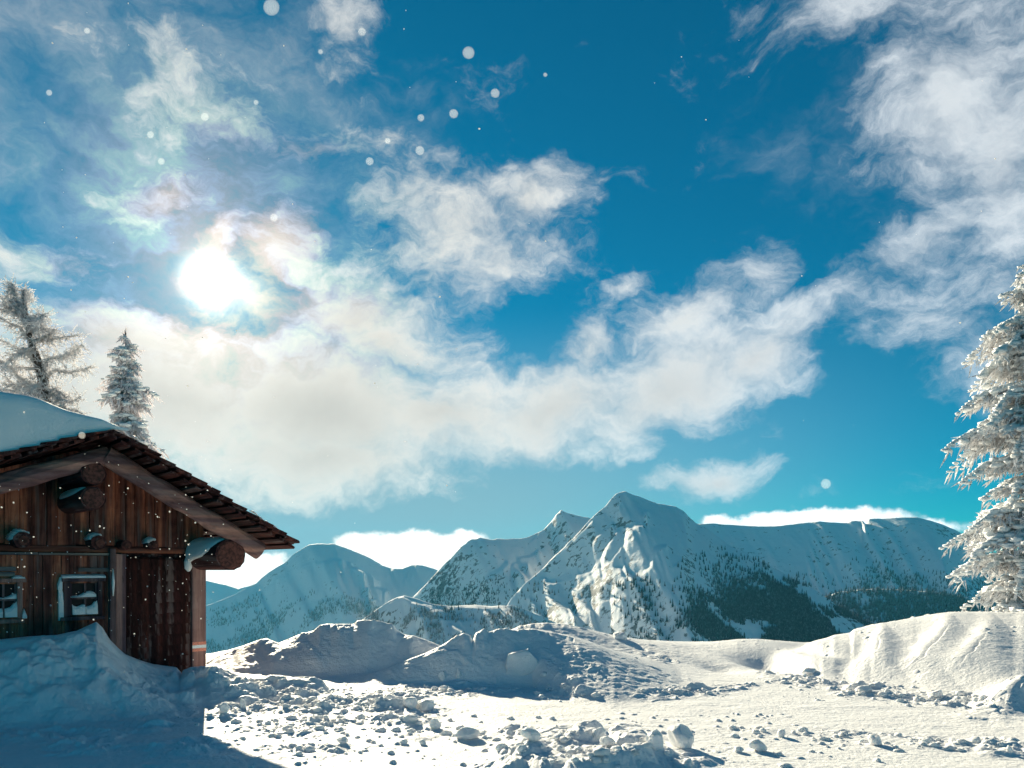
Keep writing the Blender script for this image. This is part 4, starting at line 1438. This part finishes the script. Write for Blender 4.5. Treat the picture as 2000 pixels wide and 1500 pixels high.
def spruce(base, H_, prof, label, seed, bend=0.0, snow=1.0, whorl=.30, tsize=1.0, nb=(5, 7), droop=.55, gaps=.0, mat=None):
    """snow-laden spruce; prof: (height fraction, branch length) pairs"""
    r_ = np.random.default_rng(seed)
    root = empty("snowy_spruce", base)
    tag(root, label, "spruce tree")
    hz = [p_[0] for p_ in prof]
    hl = [p_[1] for p_ in prof]
    t = MB()
    tr = lambda z: Vector((bend * math.sin(z / H_ * 2.6), bend * .3 * math.sin(z / H_ * 4), z))
    t.tube([tr(H_ * i / 14) for i in range(15)], [.018 * H_ * (1 - .93 * i / 14) + .01 for i in range(15)], 10)
    t.build("trunk", MAT_BARK, root, smooth_=True)
    TP, TD, TL, TW = [], [], [], []
    SP, SS = [], []
    z = H_ * .03
    while z < H_ * .985:
        f = z / H_
        Lb = np.interp(f, hz, hl)
        cnt = int(r_.integers(nb[0], nb[1])) if f < .93 else 4
        a0 = r_.uniform(0, 6.28)
        for b in range(cnt):
            if r_.random() < gaps:
                continue
            az = a0 + b * 6.283 / cnt + r_.uniform(-.35, .35)
            L = Lb * r_.uniform(.55, 1.15)
            dirx, diry = math.cos(az), math.sin(az)
            c0 = tr(z + r_.uniform(-.22, .22) * whorl)
            dr = droop * r_.uniform(.7, 1.3) * (1 if f < .85 else .3)
            up = .25 + .5 * f
            n = max(3, int(L / .075))
            lastp = None
            for i in range(n + 1):
                q = i / n
                rr = L * q
                hgt = L * (up * q - (dr + up * .55) * q * q + .10 * dr * q ** 4)
                px_ = np.array([c0.x + dirx * rr, c0.y + diry * rr, c0.z + hgt])
                wdt = L * .40 * (math.sin(min(1, q * 1.15 + .12) * math.pi) ** .7) + .04
                # hanging fringe along the spine
                m_ = max(1, int((1.2 + 5 * wdt / .4) * tsize ** -.5))
                for k_ in range(m_):
                    w = r_.uniform(-1, 1)
                    side = np.array([-diry, dirx, 0]) * w * wdt
                    p_ = px_ + side + np.array([dirx, diry, 0]) * (-.10 * abs(w) * L) + np.array([0, 0, -.22 * abs(w) * wdt + r_.uniform(-.03, .02)])
                    for h_ in range(2):
                        d_ = np.array([dirx * .45, diry * .45, -.8]) + side * 1.0 + r_.normal(0, .38, 3)
                        TP.append(p_ + r_.normal(0, .02, 3))
                        TD.append(d_)
                        TL.append(r_.uniform(.07, .26) * tsize * (.7 + .5 * min(L, 1.5)))
                        TW.append(r_.uniform(.014, .03) * tsize)
                    if r_.random() < snow * (.75 - .35 * abs(w)):
                        sz = r_.uniform(.04, .11) * tsize * (.75 + .3 * min(L, 1.5))
                        SP.append(p_ + np.array([0, 0, .012 + .25 * sz]))
                        SS.append((sz * r_.uniform(.8, 1.4), sz * r_.uniform(.8, 1.4), sz * r_.uniform(.4, .65)))
                # rim of snow on the spine
                if r_.random() < snow:
                    sz = r_.uniform(.05, .085) * tsize * (.7 + .35 * min(L, 1.5)) * (1 - .35 * q)
                    SP.append(px_ + np.array([0, 0, .03]))
                    SS.append((sz * 1.1, sz * 1.1, sz * .62))
        z += whorl * r_.uniform(.75, 1.25) * (1 - .35 * f)
    # leader
    for i in range(14):
        TP.append(np.array(tr(H_ * (.97 + .03 * i / 14))))
        TD.append(r_.normal(0, .6, 3) + (0, 0, .8))
        TL.append(.12 * tsize)
        TW.append(.02 * tsize)
    V, Fc = tufts(TP, TD, TL, TW)
    mesh_np("crown", V, Fc, mat or MAT_RIME, root, smooth_=False)
    if SP:
        V, Fc = blobs_mesh(SP, SS, r_, .22)
        mesh_np("branch_snow", V, Fc, MAT_TREE_SNOW, root, smooth_=True)
    return root


def at(px, Y):
    return (px - 1000) / F * Y


# right-hand spruce behind the bank
Yr = 17.5
spruce((at(2013, Yr), Yr, 0.45), 8.85, [(0, 1.5), (.10, 1.3), (.20, 1.7), (.26, 2.0), (.33, 1.5), (.40, 1.2), (.47, 1.5), (.52, 2.0), (.58, 1.4), (.64, 1.75), (.72, 1.4), (.79, 1.5), (.83, .8), (.90, .55), (.97, .25), (1, .05)],
       "tall snow-laden spruce cut by the right edge behind the snowbank", 5, .12, 1.0, whorl=.58, tsize=1.1, nb=(8, 11), droop=.62)
# spruce behind the hut roof
Yl = 27.0
spruce((at(241, Yl), Yl, 0.0), px2z(648, Yl), [(0, 2.2), (.3, 2.0), (.5, 1.6), (.60, 1.25), (.66, 1.0), (.72, .8), (.78, .95), (.82, .9), (.86, .5), (.90, .48), (.95, .42), (.98, .22), (1, .03)],
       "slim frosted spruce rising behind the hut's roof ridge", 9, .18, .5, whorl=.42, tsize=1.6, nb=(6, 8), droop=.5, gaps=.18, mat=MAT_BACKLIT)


def larch():
    """bare old larch, rime on every twig, seen behind the roof at the left edge"""
    r_ = np.random.default_rng(15)
    Yt = 25.5

    def w(px, py, dy=0.0):
        return np.array([at(px, Yt + dy), Yt + dy, px2z(py, Yt + dy)])
    base = w(92, 1200)
    base[2] = 0
    root = empty("larch_tree", tuple(base))
    tag(root, "gnarled leafless larch white with rime behind the hut at the left edge", "larch tree")
    tm = MB()
    trunk = [base, w(92, 900), w(88, 800), w(84, 740), w(72, 700), w(58, 660), w(54, 625), w(48, 595), w(42, 566)]
    tm.tube([Vector(p_ - base) for p_ in trunk], [.34, .26, .21, .17, .13, .10, .07, .04, .016], 10, wob=.1)
    tm.build("trunk", MAT_BARK, root, smooth_=True)
    limbs = [
        [(84, 740), (60, 695), (25, 675), (-25, 655), (-80, 650)], [(58, 668), (80, 664), (105, 662), (128, 658), (152, 654)],
        [(84, 735), (95, 700), (125, 695), (150, 684), (160, 672)], [(86, 740), (110, 722), (135, 728), (160, 722), (176, 716)],
        [(56, 650), (72, 632), (82, 618), (88, 612)], [(54, 630), (70, 622), (78, 640), (92, 642)],
        [(60, 668), (40, 640), (20, 632), (-8, 618)], [(56, 640), (35, 615), (15, 600), (3, 578)], [(50, 605), (36, 590), (24, 565), (20, 560)],
        [(52, 620), (30, 600), (12, 608), (-10, 600)], [(88, 790), (60, 752), (35, 735), (15, 712)], [(88, 790), (70, 765), (30, 752), (0, 748)],
        [(90, 800), (115, 780), (140, 785), (158, 775)], [(90, 815), (65, 790), (30, 790), (0, 762)], [(86, 760), (55, 755), (25, 765), (-5, 758)],
        [(84, 720), (55, 720), (20, 715), (-20, 690)], [(90, 820), (120, 800), (150, 800), (165, 812)], [(70, 690), (50, 680), (20, 700), (-15, 720)],
        [(48, 598), (44, 580), (46, 570), (48, 566)], [(86, 770), (105, 760), (118, 768), (130, 775)],
    ]
    TP, TD, TL, TW = [], [], [], []
    lm = MB()
    rg = random.Random(4)
    for li, L in enumerate(limbs):
        for rep in range(1 + (li % 3 > 0)):
            dep = rg.uniform(-1.7, 1.7) if rep else rg.uniform(-.4, .4)
            sx = 1 if rep == 0 else rg.uniform(.5, .95)
            pts = []
            for i, (a, b) in enumerate(L):
                q = i / (len(L) - 1)
                jx, jy = (0, 0) if rep == 0 else (rg.uniform(-9, 9) * q, rg.uniform(-14, 14) * q)
                a2 = L[0][0] + (a - L[0][0]) * sx
                pts.append(w(a2 + jx, b + jy, dep * q))
            # resample
            P = []
            for i in range(len(pts) - 1):
                for k_ in range(7):
                    P.append(pts[i] + (pts[i + 1] - pts[i]) * k_ / 7 + r_.normal(0, .012, 3))
            P.append(pts[-1])
            n = len(P)
            lm.tube([Vector(p_ - base) for p_ in P], [.058 * (1 - .85 * i / n) + .008 for i in range(n)], 6)
            for i in range(1, n):
                ax = P[i] - P[i - 1]
                for k_ in range(4):
                    d_ = r_.normal(0, 1, 3)
                    d_[2] = d_[2] * .8 - .45
                    d_ = d_ / np.linalg.norm(d_) + ax / (np.linalg.norm(ax) + 1e-6) * .55
                    d_ /= np.linalg.norm(d_)
                    Lt = r_.uniform(.2, .70) * (1 - .35 * i / n)
                    p_ = P[i] - base + (P[i - 1] - P[i]) * r_.random()
                    segs = int(3 + Lt * 7)
                    for s_ in range(segs):
                        TP.append(p_.copy())
                        TD.append(d_ + r_.normal(0, .15, 3))
                        TL.append(Lt / segs * 1.35)
                        TW.append(.014 + .005 * r_.random())
                        for _ in range(1):
                            TP.append(p_.copy())
                            TD.append(d_ * .5 + r_.normal(0, .8, 3))
                            TL.append(r_.uniform(.05, .12))
                            TW.append(.009)
                        p_ = p_ + d_ * Lt / segs
                        d_ = d_ + r_.normal(0, .14, 3) + (0, 0, -.02)
                        d_ /= np.linalg.norm(d_)
    lm.build("limb", MAT_LARCH, root, smooth_=True)
    V, Fc = tufts(TP, TD, TL, TW)
    mesh_np("crown", V, Fc, MAT_LARCH, root, smooth_=False)


larch()

# ------------------------------------------------------------------ loose snow blocks, crumbs, falling snow
def n3(V, sc, seed):
    x, y, z = V[:, 0] * sc, V[:, 1] * sc, V[:, 2] * sc
    return (fbm(x + z * .7, y - z * .4, seed, 4) + fbm(y + 4, z + x * .3, seed + 3, 4)) * .5


def hit_ground(px, py):
    """first point of the snow field met by the sight line through (px, py)"""
    j = int(np.clip(np.searchsorted(G_COLS, px), 0, len(G_COLS) - 1))
    yy, zz = G_ROWS, G_Z[:, j]
    los = EYE + (1110 - py) / F * yy
    ok = np.nonzero((zz >= los) & (yy > 5))[0]
    i = ok[0] if len(ok) else len(yy) // 2
    return at(px, yy[i]), float(yy[i]), float(zz[i])


def snow_block(px, py, wpx, hpx, label, seed, kind='round', rot=0.0, name="snow_block"):
    """one lump of snow resting where the ray through (px, py) meets the level ground"""
    r_ = np.random.default_rng(seed)
    x, Y, g = hit_ground(px, py)
    w, h = wpx / F * Y / 2, hpx / F * Y
    V, Fc = ICO4
    V = V.copy()
    if kind == 'slab':
        pw = 5.0
        V = np.sign(V) * np.abs(V) ** .55
        V *= (w, w * .38, h * .62)
    elif kind == 'cube':
        V = np.sign(V) * np.abs(V) ** .6
        V *= (w, w * .85, h * .55)
    elif kind == 'flat':
        V *= (w, w * .8, h * .7)
    else:
        V *= (w, w * .9, h * .56)
    s = max(w, h)
    for _ in range(5 if kind == 'slab' else 9):
        pn = r_.normal(0, 1, 3)
        pn /= np.linalg.norm(pn)
        ext = np.max(V @ pn)
        ov = np.clip(V @ pn - ext * r_.uniform(.62, .85), 0, None)
        V = V - ov[:, None] * pn[None] * .92
    V = V * (1 + .30 * n3(V / s, 1.6, seed)[:, None] + .10 * n3(V / s, 5, seed + 9)[:, None] + .04 * n3(V / s, 14, seed + 19)[:, None])
    c, q = math.cos(R(rot)), math.sin(R(rot))
    V = np.stack([V[:, 0] * c - V[:, 2] * q, V[:, 1], V[:, 0] * q + V[:, 2] * c], -1)
    V[:, 2] -= V[:, 2].min() + .18 * h
    o = mesh_np(name, V, Fc, MAT_CHUNK)
    o.location = (x, Y + w * .3, g)
    o.rotation_euler = (0, 0, R(r_.uniform(-20, 20)))
    tag(o, label, "snow block")
    return o


BL = [
    (1018, 1322, 72, 46, "upright broken snow slab leaning at the foot of the central bank", 'slab', 6),
    (895, 1325, 12, 22, "small upright snow stump at the foot of the central bank", 'round', 0),
    (863, 1328, 14, 22, "small rounded snow stump left of the upright stump at the bank's foot", 'round', 0),
    (800, 1384, 30, 20, "left one of two neighbouring snow cubes on the rubble strip", 'cube', 0),
    (833, 1388, 34, 22, "right one of two neighbouring snow cubes on the rubble strip", 'cube', -4),
    (804, 1412, 36, 18, "low snow lump below the pair of snow cubes", 'round', 0),
    (850, 1424, 24, 22, "dark-sided snow clod in front of the snow cubes, facing the open snow", 'round', 20),
    (912, 1444, 50, 18, "flat oval snow lump on the open snow at the centre", 'flat', 0),
    (1036, 1448, 40, 20, "flat slanted snow lump right of the centre of the open snow", 'flat', -15),
    (1170, 1442, 32, 22, "grey rounded lump behind the big clods at the bottom centre", 'round', 0),
    (1187, 1458, 36, 16, "low wedge of snow right of the rounded lump at bottom centre", 'flat', -10),
    (1279, 1464, 30, 34, "squarish snow block left of the large round snowball", 'cube', 8),
    (1334, 1462, 60, 46, "largest round snowball on the sunny snow at the bottom", 'round', 0),
    (1444, 1470, 20, 12, "smaller of two dark clods right of the large snowball", 'round', 0),
    (1482, 1468, 38, 18, "longer of two dark clods right of the large snowball", 'flat', -16),
    (1528, 1440, 18, 16, "small peaked clod at the left end of the right-hand rubble row", 'cube', 10),
    (1712, 1456, 34, 18, "tilted wedge of snow below the right-hand rubble row", 'flat', -20),
    (1972, 1470, 10, 20, "little upright snow stick near the right edge", 'round', 15),
    (825, 1455, 18, 12, "small grey clod on the smooth snow below the flat oval lump", 'round', 0),
    (788, 1454, 16, 10, "tiny peaked clod left of the small grey clod", 'cube', 15),
    (1400, 1255, 1, 1, None, 'round', 0),
    (1212, 1249, 34, 14, "crumbly snow lump on the crest of the smooth dome", 'round', 0),
    (1580, 1318, 30, 14, "rounded lump at the foot of the right bank's left end", 'round', 0),
    (668, 1452, 26, 10, "flat grey clod beside the tip of the hut's shadow", 'flat', 0),
    (437, 1392, 22, 20, "round lump just right of the hut's shadow edge", 'round', 0),
    (472, 1384, 14, 22, "small upright crumb on the rubble right of the hut corner", 'round', 0),
    (1690, 1352, 34, 14, "pale block in the rubble below the flutes of the right bank", 'cube', 0),
    (1830, 1365, 26, 16, "grey block in the rubble strip at the right", 'cube', 12),
]
for i, (a, b, w_, h_, lab, kd, rt) in enumerate(BL):
    if lab:
        snow_block(a, b, w_, h_, lab, 300 + i, kd, rt)


def crumbs():
    r_ = np.random.default_rng(31)
    P, S = [], []
    reg = [(560, 1405, 180, 36, 620), (720, 1385, 150, 34, 520), (560, 1350, 90, 16, 150), (900, 1350, 170, 10, 200), (1075, 1352, 90, 12, 140), (820, 1432, 120, 12, 120),
           (1050, 1440, 180, 16, 160), (1640, 1440, 110, 13, 190), (1820, 1453, 150, 13, 200), (1700, 1352, 130, 16, 300), (1850, 1368, 120, 15, 260), (1330, 1352, 110, 9, 130),
           (1560, 1332, 90, 10, 130), (1150, 1475, 160, 26, 260), (1110, 1310, 50, 25, 90), (1480, 1425, 90, 6, 60), (1350, 1440, 300, 30, 60), (1500, 1480, 400, 20, 60), (650, 1465, 160, 8, 80), (950, 1420, 250, 30, 50), (1290, 1286, 50, 8, 50)]
    for cx, cy, rx, ry, n in reg:
        a = r_.normal(0, .55, (int(n * .28), 2))
        for dx, dy in a:
            px, py = cx + dx * rx, cy + dy * ry
            if py < 1330 and py < 1300:
                pass
            x, Y, g = hit_ground(px, max(py, 1230))
            s = .010 + .045 * r_.random() ** 3.5
            P.append((x, Y, g + s * .1))
            S.append((s * r_.uniform(.8, 1.5), s * r_.uniform(.8, 1.3), s * r_.uniform(.55, .95)))
    V, Fc = blobs_mesh(P, S, r_, .22, ICO2)
    o = mesh_np("snow_rubble", V, Fc, MAT_CHUNK)
    tag(o, "crumbs of broken snow strewn over the ploughed strips", "snow rubble", kind='stuff')


crumbs()


def falling_snow():
    m, t, b = new_mat("snowflake")
    tr = N(t, 'ShaderNodeBsdfTranslucent')
    tr.inputs[0].default_value = (.95, .93, .9, 1)
    b.inputs['Base Color'].default_value = (.95, .95, .95, 1)
    ad = N(t, 'ShaderNodeMixShader')
    ad.inputs[0].default_value = .65
    t.links.new(b.outputs[0], ad.inputs[1])
    t.links.new(tr.outputs[0], ad.inputs[2])
    t.links.new(ad.outputs[0], t.nodes['Material Output'].inputs[0])
    r_ = np.random.default_rng(90)
    P, S = [], []

    def fl(px, py, Y, rpx):
        s = rpx / F * Y
        P.append((at(px, Y), Y, px2z(py, Y)))
        S.append((s, s * .8, s))
    for _ in range(300):
        q = r_.random()
        if q < .62:
            px, py = r_.uniform(0, 420), r_.normal(1080, 120)
        elif q < .85:
            px, py = r_.uniform(100, 900), r_.uniform(0, 1300)
        else:
            px, py = r_.uniform(0, 2000), r_.uniform(0, 1450)
        fl(px, py, r_.uniform(3.5, 8), .6 + 1.3 * r_.random() ** 2.5)
    V, Fc = blobs_mesh(P, S, r_, .3)
    o = mesh_np("falling_snow", V, Fc, m)
    tag(o, "fine snowflakes drifting in the sunlit air before the hut", "snowflakes", kind='stuff')


falling_snow()


def big_flakes():
    m, t, b = new_mat("soft_snowflake")
    tr = N(t, 'ShaderNodeBsdfTranslucent')
    tr.inputs[0].default_value = (.9, .95, 1, 1)
    tp = N(t, 'ShaderNodeBsdfTransparent')
    ms = N(t, 'ShaderNodeMixShader')
    ms.inputs[0].default_value = .93
    t.links.new(tr.outputs[0], ms.inputs[1])
    t.links.new(tp.outputs[0], ms.inputs[2])
    t.links.new(ms.outputs[0], t.nodes['Material Output'].inputs[0])
    V, Fc = ICO3
    src = mesh_np("snowflake", V, Fc, m)
    first = True
    for px, py, rp in ((915, 103, 12), (886, 222, 9), (822, 230, 7), (820, 294, 9), (722, 315, 8), (530, 14, 16), (96, 181, 6), (294, 263, 7), (757, 275, 6), (626, 101, 5), (707, 62, 8), (1613, 945, 10), (170, 60, 6), (1065, 146, 4), (400, 228, 8), (500, 200, 5), (967, 182, 9), (535, 425, 8), (315, 315, 7), (160, 850, 7)):
        o = src if first else src.copy()
        if not first:
            COL.objects.link(o)
        first = False
        Y = 2.2
        o.location = (at(px, Y), Y, px2z(py, Y))
        s = rp / F * Y
        o.scale = (s, s * .5, s)
        tag(o, "soft round snowflake drifting in the air against the sky", "snowflake", "large snowflakes drifting before the sky")


big_flakes()

# ------------------------------------------------------------------ mountain air
def haze():
    m = bpy.data.materials.new("haze")
    m.use_nodes = True
    t = m.node_tree
    t.nodes.clear()
    pv = N(t, 'ShaderNodeVolumePrincipled')
    pv.inputs['Color'].default_value = HAZE_COL
    pv.inputs['Density'].default_value = HAZE_D
    pv.inputs['Anisotropy'].default_value = HAZE_G
    out = N(t, 'ShaderNodeOutputMaterial')
    t.links.new(pv.outputs[0], out.inputs['Volume'])
    q = MB()
    q.box(-9500, 9500, -60, 9200, -1100, 480)
    o = q.build("haze", m)
    tag(o, "pale blue air in front of the far mountains", "haze", kind='stuff')


HAZE_COL, HAZE_D, HAZE_G = (0.10, 0.60, 0.92, 1), 2.9e-5, 0.2
haze()
